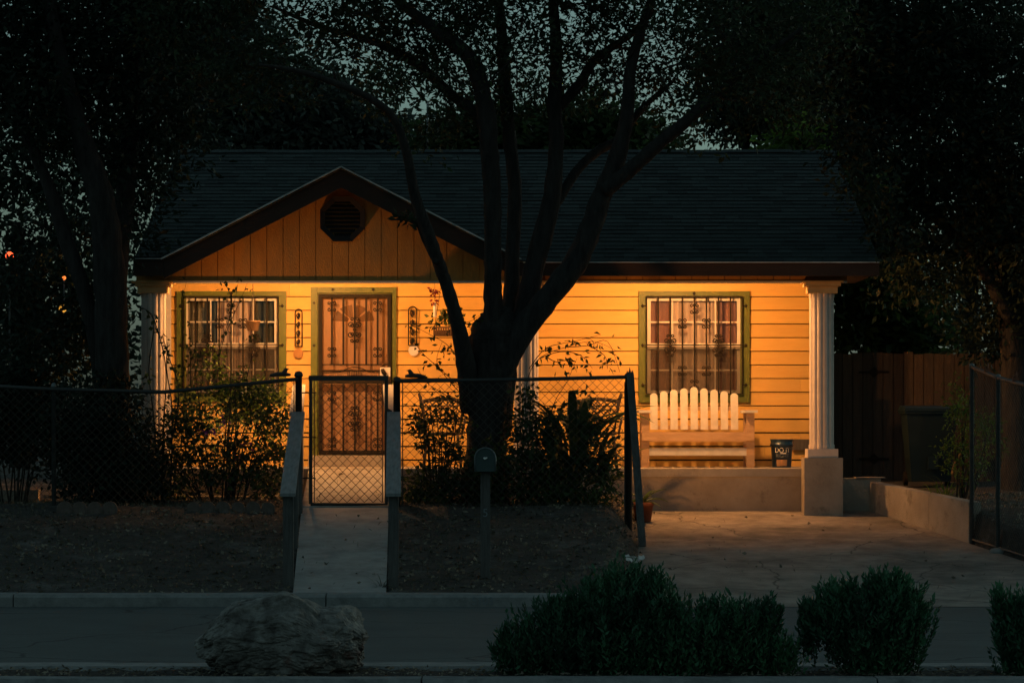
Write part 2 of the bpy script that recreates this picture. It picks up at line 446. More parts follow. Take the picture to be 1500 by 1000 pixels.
# openings
W1 = (ax(270, YW), ax(409, YW), az(577, YW), az(434, YW))
W2 = (ax(946, YW), ax(1087, YW), az(578, YW), az(434, YW))
DO = (ax(465, YW), ax(575, YW), FL, az(429, YW))
opens = [W1, W2, DO]
w = MB()
rowh = .1765; z0 = FL-.05; ztop = 3.95
rowz = []
z = az(413, YW)-.02-20*rowh
while z < ztop:
    if z+rowh > z0: rowz.append(z)
    z += rowh
def wall_off(zz, zb): return -.020+.018*(zz-zb)/rowh
for zb in rowz:
    gap = .012 if zb > FL+.75 else .019
    lo, hi = max(zb+gap, z0), min(zb+rowh, ztop)
    br = sorted({lo, hi}|{q for o in opens for q in o[2:] if lo < q < hi})
    # butt joints between board lengths
    jt = sorted(random.uniform(XL, XR) for _ in range(2))
    for a, b in zip(br[:-1], br[1:]):
        mid = (a+b)/2; iv = [(XL, XR)]
        for o in opens:
            if o[2] < mid < o[3]:
                iv = [s for p, q in iv for s in ((p, min(q, o[0])), (max(p, o[1]), q)) if s[1]-s[0] > .01]
        for j in jt:
            iv = [s for p, q in iv for s in (((p, j-.0015), (j+.0015, q)) if p+.1 < j < q-.1 else ((p, q),))]
        for p, q in iv:
            ya, yb = YW+wall_off(a, zb), YW+wall_off(b, zb)
            w.add([(p, ya, a), (q, ya, a), (q, yb, b), (p, yb, b), (p, YW+.03, a), (q, YW+.03, a), (q, YW+.03, b), (p, YW+.03, b)],
                  [(0, 1, 2, 3), (4, 5, 1, 0), (5, 6, 2, 1), (7, 4, 0, 3), (6, 7, 3, 2)])
hp(w, 'wall', M['siding'])
w = MB()          # sheathing behind the boards
xsb_ = sorted({XL, XR}|{o[0] for o in opens}|{o[1] for o in opens})
for a_, b_ in zip(xsb_[:-1], xsb_[1:]):
    op = [o for o in opens if o[0] < (a_+b_)/2 < o[1]]
    if not op: w.box(a_+.0005, b_-.0005, YW+.0305, YW+.045, z0, ztop)
    else:
        o = op[0]
        if o[2] > z0+.05: w.box(a_+.0005, b_-.0005, YW+.0305, YW+.045, z0, o[2])
        w.box(a_+.0005, b_-.0005, YW+.0305, YW+.045, o[3], ztop)
hp(w, 'sheathing', M['fencewood'])
# plain side and rear walls, inner lining
w = MB()
def wall_skin(mb):
    mb.box(XL, XL+.12, YW+.031, 47, .9, 3.84); mb.box(XR-.12, XR, YW+.031, 47, .9, 3.84); mb.box(XL+.121, XR-.121, 46.88, 47, .9, 3.84)
    for x0_, x1_ in ((XL, XL+.12), (XR-.12, XR)):
        v = [(x, y, zz) for x in (x0_, x1_) for y, zz in ((39.0, 3.842), (47, 3.842), (42.4, 5.48))]
        mb.add(v, [(0, 2, 1), (3, 4, 5), (0, 1, 4, 3), (1, 2, 5, 4), (2, 0, 3, 5)])
wall_skin(w); hp(w, 'side_wall', M['siding'])
w = MB(); w.box(XL+.13, XR-.13, 42.2, 42.26, 1.2, 3.8); w.box(XL+.13, XR-.13, YW+.06, 42.19, 1.15, 1.25); w.box(XL+.13, XR-.13, YW+.06, 42.19, 3.78, 3.83)
hp(w, 'interior', M['interior'])
# corner boards
w = MB(); w.box(XL-.02, XL+.085, YW-.045, YW-.0205, FL, 3.92); hp(w, 'corner_board', M['white'])
w = MB(); w.box(XR-.09, XR+.02, YW-.045, YW-.0205, FL, 3.92); hp(w, 'corner_board', M['white'])

# porch slab, front wall, ceiling
pw = MB(); pw.box(-4.62, 4.02, YP, YW+.03, .55, FL-.1); hp(pw, 'porch_wall', M['wallconc'])
pf = MB(); pf.box(-4.64, 4.02, YP-.025, YW+.03, FL-.099, FL); hp(pf, 'porch_floor', M['concrete'])
st = MB(); st.box(DO[0]-.10, DO[1]+.10, YW-.32, YW-.022, FL+.002, az(666, YW)-.004); hp(st, 'door_step', M['concrete'])
pc = MB()
nb = 36
for i in range(nb):
    a = lerp(XL-.1, XR, i/nb); b = lerp(XL-.1, XR, (i+1)/nb)
    pc.box(a+.003, b-.003, 37.87, YW-.03, 3.93, 3.945)
pc.box(XL-.1, XR, 37.87, YW-.03, 3.946, 3.96)
hp(pc, 'porch_ceiling', M['soffit'])

# front beam faced with grooved boards, and the gable siding
BY = 37.75
zb0 = az(411.5, BY)
apx, apz = ax(500, YE), az(245, YE)
sl = .512
glx, grx = ax(240, YE), 2*apx-ax(240, YE)
def rake(x): return apz-abs(x-apx)*sl
gs = MB(); step = .2
x = XL-.10
while x < XR:
    a, b = x+.004, min(x+step-.004, XR)
    if a >= glx-.05 and b <= grx+.05 and b < grx:
        za, zbb = max(rake(a)-.10, 3.90), max(rake(b)-.10, 3.90)
        if a < apx < b: poly = [(a, zb0), (b, zb0), (b, zbb), (apx, apz-.10), (a, za)]
        else: poly = [(a, zb0), (b, zb0), (b, zbb), (a, za)]
    else: poly = [(a, zb0), (b, zb0), (b, 3.90), (a, 3.90)]
    gs.prism(poly, BY, BY+.022); x += step
hp(gs, 'gable_siding', M['gable'])
bk = MB()
bk.prism([(XL-.10, zb0+.006), (XR, zb0+.006), (XR, 3.93), (grx-.09, 3.93), (apx, apz-.11), (glx+.09, 3.93), (XL-.10, 3.93)], BY+.0225, BY+.12)
hp(bk, 'front_beam', M['gable'])
bt = MB(); bt.box(XL-.10, XR, BY-.012, BY+.1215, zb0-.022, zb0-.0005); hp(bt, 'beam_trim', M['white'])

# main roof as overlapping courses of shingles
def shingle_slope(mb, xa, xb, y0, z0, y1, z1, n, cut=None, tabw=.3, thick=.010):
    dy, dz = (y1-y0)/n, (z1-z0)/n
    ln = math.hypot(dy, dz); ny, nz = -dz/ln*(1 if dy > 0 else -1), abs(dy)/ln
    for i in range(n):
        off = random.uniform(0, tabw); x = xa-off
        while x < xb:
            wd = tabw*random.choice((.6, .8, 1, 1.2)); p, q = max(x, xa), min(x+wd-.006, xb); x += wd
            if q-p < .01: continue
            if cut and cut(p, q, y0+dy*(i+.5), z0+dz*(i+.5)): continue
            t = thick*random.uniform(.7, 1.35)
            ya, za = y0+dy*i, z0+dz*i; yb, zb = y0+dy*(i+1.03), z0+dz*(i+1.03)
            va = [(p, ya+ny*t, za+nz*t), (q, ya+ny*t, za+nz*t), (q, yb, zb+.001), (p, yb, zb+.001), (p, ya, za), (q, ya, za)]
            mb.add(va, [(0, 1, 2, 3), (4, 5, 1, 0), (5, 2, 1), (4, 0, 3)])
RX0, RX1 = -4.58, 4.44
ZE, YR, ZR = az(383, YE), 42.4, az(383, YE)+.35*(42.4-YE)
rf = MB()
def in_gable(p, q, y, z):
    return rake((p+q)/2) > z+.02 and y < 41
shingle_slope(rf, RX0, RX1, YE, ZE, YR, ZR, 31, in_gable)
def mz(y): return ZE+.35*(y-YE)-.002
yv = YE+(apz-ZE)/.35
rf.add([(x_, y_, mz(y_)) for x_, y_ in ((RX0, YE), (glx, YE), (apx, yv), (apx, YR), (RX0, YR), (grx, YE), (RX1, YE), (RX1, YR))], [(0, 1, 2, 3, 4), (5, 6, 7, 3, 2)])
rf.add([(RX0, YR, ZR+.012), (RX1, YR, ZR+.012), (RX1, 47.5, ZE), (RX0, 47.5, ZE)], [(0, 1, 2, 3)])
for i in range(30):   # ridge caps
    a = lerp(RX0, RX1, i/30); b = lerp(RX0, RX1, (i+1.05)/30); h = random.uniform(.012, .022)
    rf.add([(a, YR-.14, ZR-.045+h), (b, YR-.14, ZR-.045+h), (b, YR, ZR+h+.006), (a, YR, ZR+h+.006), (b, YR+.14, ZR-.045+h), (a, YR+.14, ZR-.045+h)], [(0, 1, 2, 3), (3, 2, 4, 5)])
roof = hp(rf, 'roof', M['roof'])
# cross gable roof
gr = MB()
YG = YE-.02
def main_y(z): return YE+(z-ZE)/.35
for sgn in (-1, 1):
    n = 13; xe = glx-.03 if sgn < 0 else grx+.03
    L_ = abs(xe-apx)
    for i in range(n):
        u0, u1 = i/n, (i+1.04)/n
        xa, xb = lerp(xe, apx, u0), lerp(xe, apx, min(u1, 1)); za, zb = rake(xa)+.012, rake(xb)+.012
        ya, yb = YG-.03, main_y((za+zb)/2)+.05
        y = ya
        while y < yb:
            q = min(y+random.uniform(.2, .36), yb); t = random.uniform(.008, .018)
            gr.add([(xa, y, za+t), (xa, q-.005, za+t), (xb, q-.005, zb+.002), (xb, y, zb+.002), (xa, y, za-.004), (xa, q-.005, za-.004)],
                   [(0, 3, 2, 1) if sgn < 0 else (0, 1, 2, 3), (4, 0, 1, 5), (4, 3, 0)])
            y = q
    v = [(xe, YG-.02, rake(xe)-.004), (apx, YG-.02, apz-.004), (xe, main_y(rake(xe))+.1, rake(xe)-.004), (apx, main_y(apz)+.1, apz-.004)]
    v2 = [(x, y, z-.02) for x, y, z in v]
    gr.add(v+v2, [(0, 1, 3, 2), (4, 6, 7, 5), (0, 4, 5, 1)])
hp(gr, 'gable_roof', M['roof'])
# fascias
fa = MB(); fh = .215
fa.prism([(glx, rake(glx)-.026), (glx, rake(glx)-fh-.03), (apx, apz-fh-.03), (apx, apz-.026)], YE+.01, YE+.05)
fa.prism([(apx, apz-.026), (apx, apz-fh-.03), (grx, rake(grx)-fh-.03), (grx, rake(grx)-.026)], YE+.0105, YE+.0505)
fa.box(RX0, glx-.003, YE+.012, YE+.05, az(404, YE), az(379, YE))
fa.box(grx+.003, RX1, YE+.012, YE+.05, az(404, YE), ZE-.008)
hp(fa, 'fascia', M['fascia'])
sf = MB()
sf.box(RX0, glx, YE+.051, BY-.001, 3.70, 3.715); sf.box(grx, RX1, YE+.051, BY-.001, 3.70, 3.715)
sf.box(XR+.001, RX1, BY, 40, 3.70, 3.715)
for a, b in ((glx, apx), (grx, apx)):
    za, zb = rake(a)-.075, rake(b)-.075
    v = [(a, YE+.051, za), (b, YE+.051, zb), (a, BY-.001, za), (b, BY-.001, zb)]
    sf.add(v+[(x, y, z+.015) for x, y, z in v], [(0, 1, 3, 2), (4, 6, 7, 5)])
hp(sf, 'soffit', M['fascia'])
de = MB()
de.bar((glx-.03, YG-.045, rake(glx-.03)+.002), (apx, YG-.045, apz+.002), .02, .018)
de.bar((grx+.03, YG-.045, rake(grx+.03)+.002), (apx, YG-.0455, apz+.002), .02, .018)
de.box(RX0, glx-.04, YE-.022, YE+.006, az(379, YE)-.004, az(379, YE)+.006)
de.box(grx+.05, RX1, YE-.022, YE+.006, ZE-.016, ZE-.004)
hp(de, 'drip_edge', M['drip'])
# octagonal gable vent
vx, vz, vr = ax(502, BY), az(321, BY), .285
vt = MB()
oc = [(vx+vr*math.cos(R(22.5+45*k))*1.04, vz+vr*math.sin(R(22.5+45*k))*1.04) for k in range(8)]
ic = [(vx+(vr-.055)*math.cos(R(22.5+45*k)), vz+(vr-.055)*math.sin(R(22.5+45*k))) for k in range(8)]
for k in range(8):
    a, b, c, d = oc[k], oc[(k+1) % 8], ic[(k+1) % 8], ic[k]
    vt.hexa([(a[0], BY-.05, a[1]), (b[0], BY-.05, b[1]), (a[0], BY-.001, a[1]), (b[0], BY-.001, b[1]),
             (d[0], BY-.04, d[1]), (c[0], BY-.04, c[1]), (d[0], BY-.001, d[1]), (c[0], BY-.001, c[1])])
vent = hp(vt, 'gable_vent', M['darkpaint'])
lv = MB()
for i in range(9):
    zz = vz-.2+i*.05; hw = min(vr-.06, (vr-.06)*1.35-abs(zz-vz)*1.0)
    lv.hexa([(vx-hw, BY-.03, zz-.014), (vx+hw, BY-.03, zz-.014), (vx-hw, BY-.004, zz+.02), (vx+hw, BY-.004, zz+.02),
             (vx-hw, BY-.03, zz-.006), (vx+hw, BY-.03, zz-.006), (vx-hw, BY-.004, zz+.028), (vx+hw, BY-.004, zz+.028)])
lv.build('louvre', M['darkpaint'], vent)

# columns: pedestal, base, fluted shaft, stepped capital
def column(px, tall_pedestal):
    Yc = 37.83; cx = ax(px, Yc)
    zc = zb0-.023
    zs = az(430, Yc); zbse = az(657, Yc)
    sh = MB(); k = 72
    sh.lathe((cx, Yc, 0), [(.158, zbse), (.158, zbse+.05), (.150, zbse+.052), (.150, zs-.05), (.156, zs-.048), (.156, zs)], sides=k, flute=12, famp=.11, smooth=False)
    c = sh.build('column', M['column'], house)
    cp = MB()
    for i, (hw, t0, t1) in enumerate(((.245, 403, 412.5), (.215, 413, 420), (.178, 420.5, 430))):
        cp.box(cx-hw, cx+hw, Yc-hw, Yc+hw-.03, az(t1, Yc), min(az(t0, Yc), zc) if i else zc)
    cp.build('capital', M['capital'], c)
    ba = MB(); ba.box(cx-.185, cx+.185, Yc-.185, Yc+.185, az(670, Yc), zbse-.001)
    ba.build('column_base', M['column'], c)
    pd = MB()
    if tall_pedestal:
        pd.box(cx-.235, cx+.235, Yc-.25, Yc+.165, .5, az(670, Yc)-.001)
    else:
        pd.box(cx-.20, cx+.20, Yc-.20, Yc+.165, FL+.001, az(670, Yc)-.001)
        pd.box(cx-.235, cx+.235, Yc-.25, YP-.03, .5, FL)
    pd.build('pedestal', M['wallconc'], c)
column(225, True); column(771, True); column(1203.5, True)

# ornaments of wrought iron
def spiral(cx, y, cz, r, a0, turn, n=9, dirn=1):
    return [(cx+r*(1-.75*i/n)*math.cos(a0+dirn*turn*i/n), y, cz+r*(1-.75*i/n)*math.sin(a0+dirn*turn*i/n)) for i in range(n+1)]
def scroll4(mb, cx, y, cz, s, rad=.0078):
    for sx in (-1, 1):
        for sz in (-1, 1):
            c0 = cx+sx*s*.55; c1 = cz+sz*s*.62
            p = [(cx, y, cz+sz*s*.1)]+spiral(c0, y, c1, s*.42, R(180) if sx > 0 else 0, R(400), dirn=(-sz*sx))
            mb.tube(p, rad, 5)
    mb.box(cx-s*.22, cx+s*.22, y-.006, y+.006, cz-s*.16, cz+s*.16)
def scroll_big(mb, cx, y, cz, s, rad=.0085):
    scroll4(mb, cx, y, cz, s, rad); scroll4(mb, cx, y, cz+s*.95, s*.62, rad); scroll4(mb, cx, y, cz-s*1.0, s*.62, rad)
    mb.prism([(cx-s*.16, cz), (cx, cz-s*.5), (cx+s*.16, cz), (cx, cz+s*.5)], y-.008, y+.008)

def window(ob, kind):
    x0, x1, z0, z1 = ob
    tw = .095
    tr = MB()
    for a, b, c, d in ((x0-tw, x1+tw, z1, z1+.065), (x0-tw, x1+tw, z0-.10, z0)): tr.box(a, b, YW-.052, YW-.004, c, d)
    tr.box(x0-tw, x0, YW-.0515, YW-.004, z0+.001, z1-.001); tr.box(x1, x1+tw, YW-.0515, YW-.004, z0+.001, z1-.001)
    tr.box(x0-.001, x0+.02, YW-.004, YW+.1, z0, z1); tr.box(x1-.02, x1+.001, YW-.004, YW+.1, z0, z1)
    tr.box(x0+.021, x1-.021, YW-.004, YW+.1, z1-.015, z1); tr.box(x0+.021, x1-.021, YW-.004, YW+.1, z0, z0+.015)
    win = tr.build('window', M['green'], house)
    # sashes
    fr = MB(); a0, a1, b0, b1 = x0+.022, x1-.022, z0+.016, z1-.016
    fw = .042; zm = (b0+b1)/2+.01; ys0, ys1 = YW+.02, YW+.05
    for q0, q1, yo in ((zm-.022, b1, 0), (b0, zm-.0225, .025)):
        ya, yb = ys0+yo, ys1+yo
        fr.box(a0, a0+fw, ya, yb, q0, q1); fr.box(a1-fw, a1, ya, yb, q0, q1)
        fr.box(a0+fw, a1-fw, ya, yb, q1-fw, q1); fr.box(a0+fw, a1-fw, ya, yb, q0, q0+fw)
        for k in (1, 2, 3):
            xm = lerp(a0+fw, a1-fw, k/4); fr.box(xm-.009, xm+.009, ya+.006, yb-.008, q0+fw, q1-fw)
        zc = (q0+q1)/2; fr.box(a0+fw, a1-fw, ya+.0065, yb-.0085, zc-.009, zc+.009)
    fr.build('sash', M['white'], win)
    gl = MB(); gl.box(a0+fw, a1-fw, ys0+.013, ys0+.017, zm+.02, b1-fw); gl.box(a0+fw, a1-fw, ys0+.038, ys0+.042, b0+fw, zm-.065)
    gl.build('pane', M['glass'], win)
    sc = MB(); sc.add([(a0, ys0+.003, b0), (a1, ys0+.003, b0), (a1, ys0+.003, zm-.03), (a0, ys0+.003, zm-.03)], [(0, 1, 2, 3)])
    sc.build('insect_screen', M['insect'], win)
    # curtains with folds
    def curtain(c0, c1, m, amp, wl, y):
        cb = MB(); n = int((c1-c0)/.008)
        pts = []
        for i in range(n+1):
            xx = lerp(c0, c1, i/n); yy = y+amp*math.sin(xx*2*math.pi/wl+math.sin(xx*9)*1.3)+.3*amp*math.sin(xx*41)
            pts.append((xx, yy))
        v = [(p, q, b0-.03) for p, q in pts]+[(p, q, b1+.03) for p, q in pts]
        cb.add(v, [(i, i+1, n+2+i, n+1+i) for i in range(n)], True)
        cb.build('curtain', m, win)
    if kind == 'left':
        curtain(x0-.1, lerp(x0, x1, .40), M['darkcurtain'], .015, .07, YW+.17)
        curtain(lerp(x0, x1, .34), lerp(x0, x1, .72), M['curtain'], .02, .075, YW+.13)
        curtain(lerp(x0, x1, .70), x1+.1, M['darkcurtain'], .015, .08, YW+.17)
    else:
        curtain(x0-.1, lerp(x0, x1, .27), M['redcurtain'], .02, .16, YW+.14)
        curtain(lerp(x0, x1, .25), lerp(x0, x1, .77), M['curtain'], .016, .13, YW+.13)
        curtain(lerp(x0, x1, .75), x1+.1, M['redcurtain'], .02, .12, YW+.14)
    # burglar bars
    bb = MB(); yb = YW-.085
    for a, b in (((x0+.005, z0+.005), (x0+.005, z1-.0)), ((x1-.005, z0+.005), (x1-.005, z1-.0))):
        bb.box(a[0]-.008, a[0]+.008, yb-.008, yb+.008, a[1], b[1])
    for zz in (z0+.01, (z0+z1)/2+.005, z1-.005): bb.box(x0+.014, x1-.014, yb-.006, yb+.006, zz-.008, zz+.008)
    n = 7
    xsb = [lerp(x0, x1, (k+1)/(n+1)) for k in range(n)]
    for xx in xsb: bb.box(xx-.0105, xx+.0105, yb-.015, yb-.0062, z0-.0, z1)
    H = z1-z0
    spec = {0: [], 1: [('b', .5)], 2: [('s', .72), ('s', .24)], 3: [('s', .87), ('s', .1)], 4: [('s', .72), ('s', .24)], 5: [('b', .5)], 6: []}
    for k, L_ in spec.items():
        for t, q in L_:
            (scroll_big if t == 'b' else scroll4)(bb, xsb[k], yb-.02, z0+H*q, .088 if t == 'b' else .062)
    for sx, xx in ((-1, x0-.045), (1, x1+.045)):     # lugs fixing the grille to the trim
        for q in (.1, .5, .9):
            zz = z0+H*q
            bb.prism([(xx-.022, zz), (xx, zz-.026), (xx+.022, zz), (xx, zz+.026)], YW-.062, YW-.0525)
            bb.box(min(xx, xx-sx*.045), max(xx, xx-sx*.045), yb-.005, yb+.005, zz-.006, zz+.006)
            bb.box(xx-.006, xx+.006, yb+.0055, YW-.0625, zz-.006, zz+.006)
    for q in (.5,):
        xx = lerp(x0, x1, q); zz = z1+.035
        bb.prism([(xx-.024, zz), (xx, zz-.026), (xx+.024, zz), (xx, zz+.026)], YW-.064, YW-.0525)
    bb.build('burglar_bars', M['iron'], win)
window(W1, 'left'); window(W2, 'right')

# front door behind a barred security door
x0, x1, z0, z1 = DO
zs = az(665, YW)
tr = MB()
tr.box(x0-.085, x0, YW-.052, YW-.002, FL+.001, z1+.075); tr.box(x1, x1+.05, YW-.052, YW-.002, FL+.001, z1+.075)
tr.box(x0+.001, x1-.001, YW-.0515, YW-.002, z1, z1+.074)
tr.box(x0-.001, x0+.03, YW-.0015, YW+.2, FL+.002, z1); tr.box(x1-.03, x1+.001, YW-.0015, YW+.2, FL+.002, z1); tr.box(x0+.031, x1-.031, YW-.001, YW+.2, z1-.03, z1)
door = tr.build('door', M['green'], house)
dd = MB(); dd.box(x0+.031, x1-.031, YW+.10, YW+.145, zs, z1-.031)
for (pa, pb, qa, qb) in ((.14, .46, .08, .36), (.54, .86, .08, .36), (.14, .46, .42, .66), (.54, .86, .42, .66)):
    a, b = lerp(x0, x1, pa), lerp(x0, x1, pb); c, d = lerp(zs, z1, qa), lerp(zs, z1, qb)
    for t in ((a, b, c, c+.02), (a, b, d-.02, d), (a, a+.02, c+.021, d-.021), (b-.02, b, c+.021, d-.021)):
        dd.box(t[0], t[1], YW+.085, YW+.0995, t[2], t[3])
dd.build('door_leaf', M['door'], door)
fx, fz, fr_ = ax(517, YW), az(471, YW), .27
fl = MB()
for k in range(4):
    a0, a1 = R(45*k+4), R(45*k+41)
    pts = [(fx+.07*math.cos(t), fz+.07*math.sin(t)*.9) for t in np.linspace(a1, a0, 4)]+[(fx+fr_*math.cos(t), fz+fr_*math.sin(t)*.82) for t in np.linspace(a0, a1, 8)]
    fl.prism(pts[::-1] if False else pts, YW+.09, YW+.0985)
fl.build('fanlight', M['doorglass'], door)
sd = MB(); ys = YW-.03
f0, f1 = x0+.015, x1-.015; zt = z1-.018; fw = .05
sd.box(f0, f0+fw, ys-.02, ys+.02, zs, zt); sd.box(f1-fw, f1, ys-.02, ys+.02, zs, zt)
sd.box(f0+fw, f1-fw, ys-.02, ys+.02, zt-.045, zt); sd.box(f0+fw, f1-fw, ys-.02, ys+.02, zs, zs+.05)
zm1, zm0 = az(534, YW), az(555, YW)
for zz in (zm1, zm0, az(543, YW)): sd.box(f0+fw, f1-fw, ys-.015, ys+.01, zz-.008, zz+.008)
sd.box(f0+fw, f1-fw, ys-.016, ys+.012, az(562, YW), az(556, YW))
bars = [lerp(f0+fw, f1-fw, (k+.85)/5.7) for k in range(5)]
for k, xx in enumerate(bars):
    sd.box(xx-.012, xx+.012, ys-.035, ys-.0155, zm1, zt-.045); sd.box(xx-.012, xx+.012, ys-.035, ys-.0165, zs+.05, az(562, YW))
for xx in (bars[0], bars[4]):
    for pyy in (449, 516, 580, 648): scroll4(sd, xx, ys-.04, az(pyy, YW), .062)
scroll_big(sd, bars[2], ys-.04, az(483, YW), .10); scroll_big(sd, bars[2], ys-.04, az(613, YW), .10)
xc = bars[2]     # arched crest of the middle band
sd.tube([(f0+fw, ys-.02, az(546, YW)), (xc-.2, ys-.02, az(545, YW)), (xc-.1, ys-.02, az(540, YW)), (xc, ys-.02, az(537.5, YW)), (xc+.1, ys-.02, az(540, YW)), (xc+.2, ys-.02, az(545, YW)), (f1-fw, ys-.02, az(546, YW))], .006, 5, sub=4)
for k in range(9):
    xx = xc-.09+k*.0225; sd.box(xx-.004, xx+.004, ys-.022, ys-.0155, zm0, az(545-3*(1-abs(k-4)/4), YW))
for xx in (ax(488, YW), ax(547, YW)):
    zz = z1+.04; sd.prism([(xx-.022, zz), (xx, zz-.02), (xx+.022, zz), (xx, zz+.024)], YW-.062, YW-.0525)
for pyy in (444, 506):
    xx = x0-.04; zz = az(pyy, YW); sd.prism([(xx-.02, zz), (xx, zz-.022), (xx+.02, zz), (xx, zz+.022)], YW-.062, YW-.0525)
sdo = sd.build('security_door', M['iron'], door)
ms = MB(); ms.add([(f0+fw, ys+.013, zs+.05), (f1-fw, ys+.013, zs+.05), (f1-fw, ys+.013, zt-.045), (f0+fw, ys+.013, zt-.045)], [(0, 1, 2, 3)])
ms.build('door_mesh', M['screen'], door)
lk = MB(); lk.box(ax(557, YW), ax(572, YW), ys-.028, ys-.0205, az(551.5, YW), az(538, YW)); lkp = lk.build('lock_plate', M['plate'], door)
hd = MB(); hd.tube([(ax(561, YW), ys-.045, az(541, YW)), (ax(562, YW), ys-.06, az(545, YW)), (ax(566, YW), ys-.055, az(549, YW))], [.022, .03, .02], 8, sub=3)
hd.build('handle', M['iron'], door)

# porch lamps on the ceiling, hidden from the street by the beam
LAMP = [(-2.62, 38.03), (2.02, 38.0)]
lampcol = (1.0, .46, .15)
for lx, ly in LAMP:
    bs = MB(); bs.lathe((lx, ly, 3.872), [(.03, 0), (.055, .015), (.07, .045), (.07, .058)], 16)
    b = bs.build('ceiling_light', M['white'], house)
    bu = MB(); bu.lathe((lx, ly, 3.787), [(.004, -.036), (.02, -.03), (.034, -.012), (.036, .008), (.028, .03), (.016, .05), (.014, .084)], 14)
    bu.build('bulb', emis('lit_bulb', lampcol, 60), b)
    ld = bpy.data.lights.new('porch_lamp', 'POINT'); ld.energy = 345; ld.color = lampcol; ld.shadow_soft_size = .055
    lo = bpy.data.objects.new('porch_lamp', ld); col.objects.link(lo); lo.parent = b; lo.location = Vector((lx, ly, 3.787))-wloc(b)

# aerial on the roof
an = thing('roof_aerial', at(626, 224, 42.9), 'thin metal aerial mast with crossbars standing behind the roof ridge', 'aerial')
q = MB(); q.tube([at(626, 232, 42.9), at(626, 148, 42.9)], .012, 6); q.build('mast', M['galv'], an)
q = MB(); q.tube([at(573, 168, 42.9), at(648, 170, 42.9)], .008, 6); q.tube([at(578, 171.5, 42.9), at(645, 173, 42.9)], .005, 5)
for pxx, hh in ((580, 9), (594, 8), (608, 7), (640, 9)): q.tube([at(pxx, 169, 42.7), at(pxx, 169, 43.2)], .005, 5)
q.tube([at(604, 200, 42.9), at(644, 200, 42.9)], .004, 5); q.tube([at(612, 190, 42.9), at(642, 190, 42.9)], .004, 5)
q.build('crossbar', M['galv'], an)
q = MB(); q.lathe(at(627.5, 165, 42.88), [(.016, 0), (.016, .15), (.01, .16)], 10); q.build('insulator', M['white'], an)

# ------------------------------------------------------------------ things on the porch
def text_mesh(txt, size, ext=.0015):
    cu = bpy.data.curves.new('t', 'FONT'); cu.body = txt; cu.size = size; cu.extrude = ext; cu.align_x = 'CENTER'; cu.align_y = 'CENTER'
    o = bpy.data.objects.new('t', cu); col.objects.link(o)
    dg = bpy.context.evaluated_depsgraph_get()
    me = bpy.data.meshes.new_from_object(o.evaluated_get(dg)); bpy.data.objects.remove(o)
    return me
def add_text(name, txt, size, m, parent, p, rot=(R(90), 0, 0), bend=None, squash=(1, 1)):
    me = text_mesh(txt, size); me.materials.clear(); me.materials.append(m); me.name = name
    for v in me.vertices:
        v.co.x *= squash[0]; v.co.y *= squash[1]
        if bend:
            a = v.co.x/bend; zz = v.co.z; v.co.x = (bend+zz)*math.sin(a); v.co.z = (bend+zz)*math.cos(a)-bend
    o = bpy.data.objects.new(name, me); col.objects.link(o); o.parent = parent
    o.location = Vector(p)-wloc(parent); o.rotation_euler = rot
    return o

# bench
bn = thing('bench', (ax(1017, 39.2), 39.2, FL), 'wooden bench with worn white picket back standing under the right window', 'bench')
bx0, bx1 = ax(941, 38.9), ax(1103, 38.9)
yb_, yf = 39.38, 38.82
zsF = az(645, yf); zsT = az(632.5, yf)
pk = MB()
for i in range(9):
    xc = lerp(ax(958, yb_), ax(1076, yb_), i/8); top = az(575-9*(1-abs(i-4)/4)**.8, yb_); hw = .047; zb = az(629, yb_)
    yo = random.uniform(-.003, .003)
    arc = [(xc+hw*math.cos(t), top-hw+hw*math.sin(t)*.9) for t in np.linspace(0, math.pi, 9)]
    poly = [(xc-hw, zb), (xc+hw, zb)]+arc
    m = len(pk.v); pk.prism(poly, yb_+yo-.012, yb_+yo+.012)
    for k in range(m, len(pk.v)):
        x_, y_, z_ = pk.v[k]; pk.v[k] = (x_, y_+(z_-zb)*.16, z_)
pk.build('backrest', M['benchpaint'], bn)
q = MB()
for pyy in (598, 626): q.box(ax(955, yb_), ax(1079, yb_), yb_+.0135+(az(pyy, yb_)-az(629, yb_))*.16, yb_+.04+(az(pyy, yb_)-az(629, yb_))*.16, az(pyy+3, yb_), az(pyy-3, yb_))
q.build('back_rail', M['benchwood'], bn)
q = MB(); q.box(bx0-.01, bx1+.01, yf-.02, yf+.02, zsF, zsT); q.box(bx0+.02, bx1-.02, yb_+.045, yb_+.085, zsF-.02, zsT-.06)
q.build('seat_rail', M['benchwood'], bn)
q = MB()
for i in range(11):
    xx = lerp(bx0+.10, bx1-.10, i/10); q.box(xx-.042, xx+.042, yf+.021, yb_-.03, zsT-.055, zsT-.032)
q.build('seat', M['benchwood'], bn)
for xx in (bx0+.035, bx1-.035):
    q = MB(); q.box(xx-.05, xx+.05, yf+.0205, yf+.06, FL+.001, az(604.5, yf)); q.box(xx-.03, xx+.03, yf+.0605, yf+.075, FL+.05, az(606, yf))
    q.build('leg', M['benchwood'], bn)
    q = MB(); q.box(xx-.045, xx+.045, yb_+.05, yb_+.095, FL+.001, az(600, yb_)); q.build('leg', M['benchwood'], bn)
    q = MB(); q.box(xx-.085, xx+.085, yf-.05, yb_+.10, az(604.4, yf), az(600.5, yf)); q.build('armrest', M['benchpaint'], bn)
q = MB(); q.box(bx0+.085, bx1-.085, yf+.03, yf+.055, az(667, yf), az(656, yf)); q.box(bx0+.06, bx1-.06, yf+.04, yf+.07, az(677, yf), az(671, yf)) if False else None
q.build('stretcher', M['benchpaint'], bn)

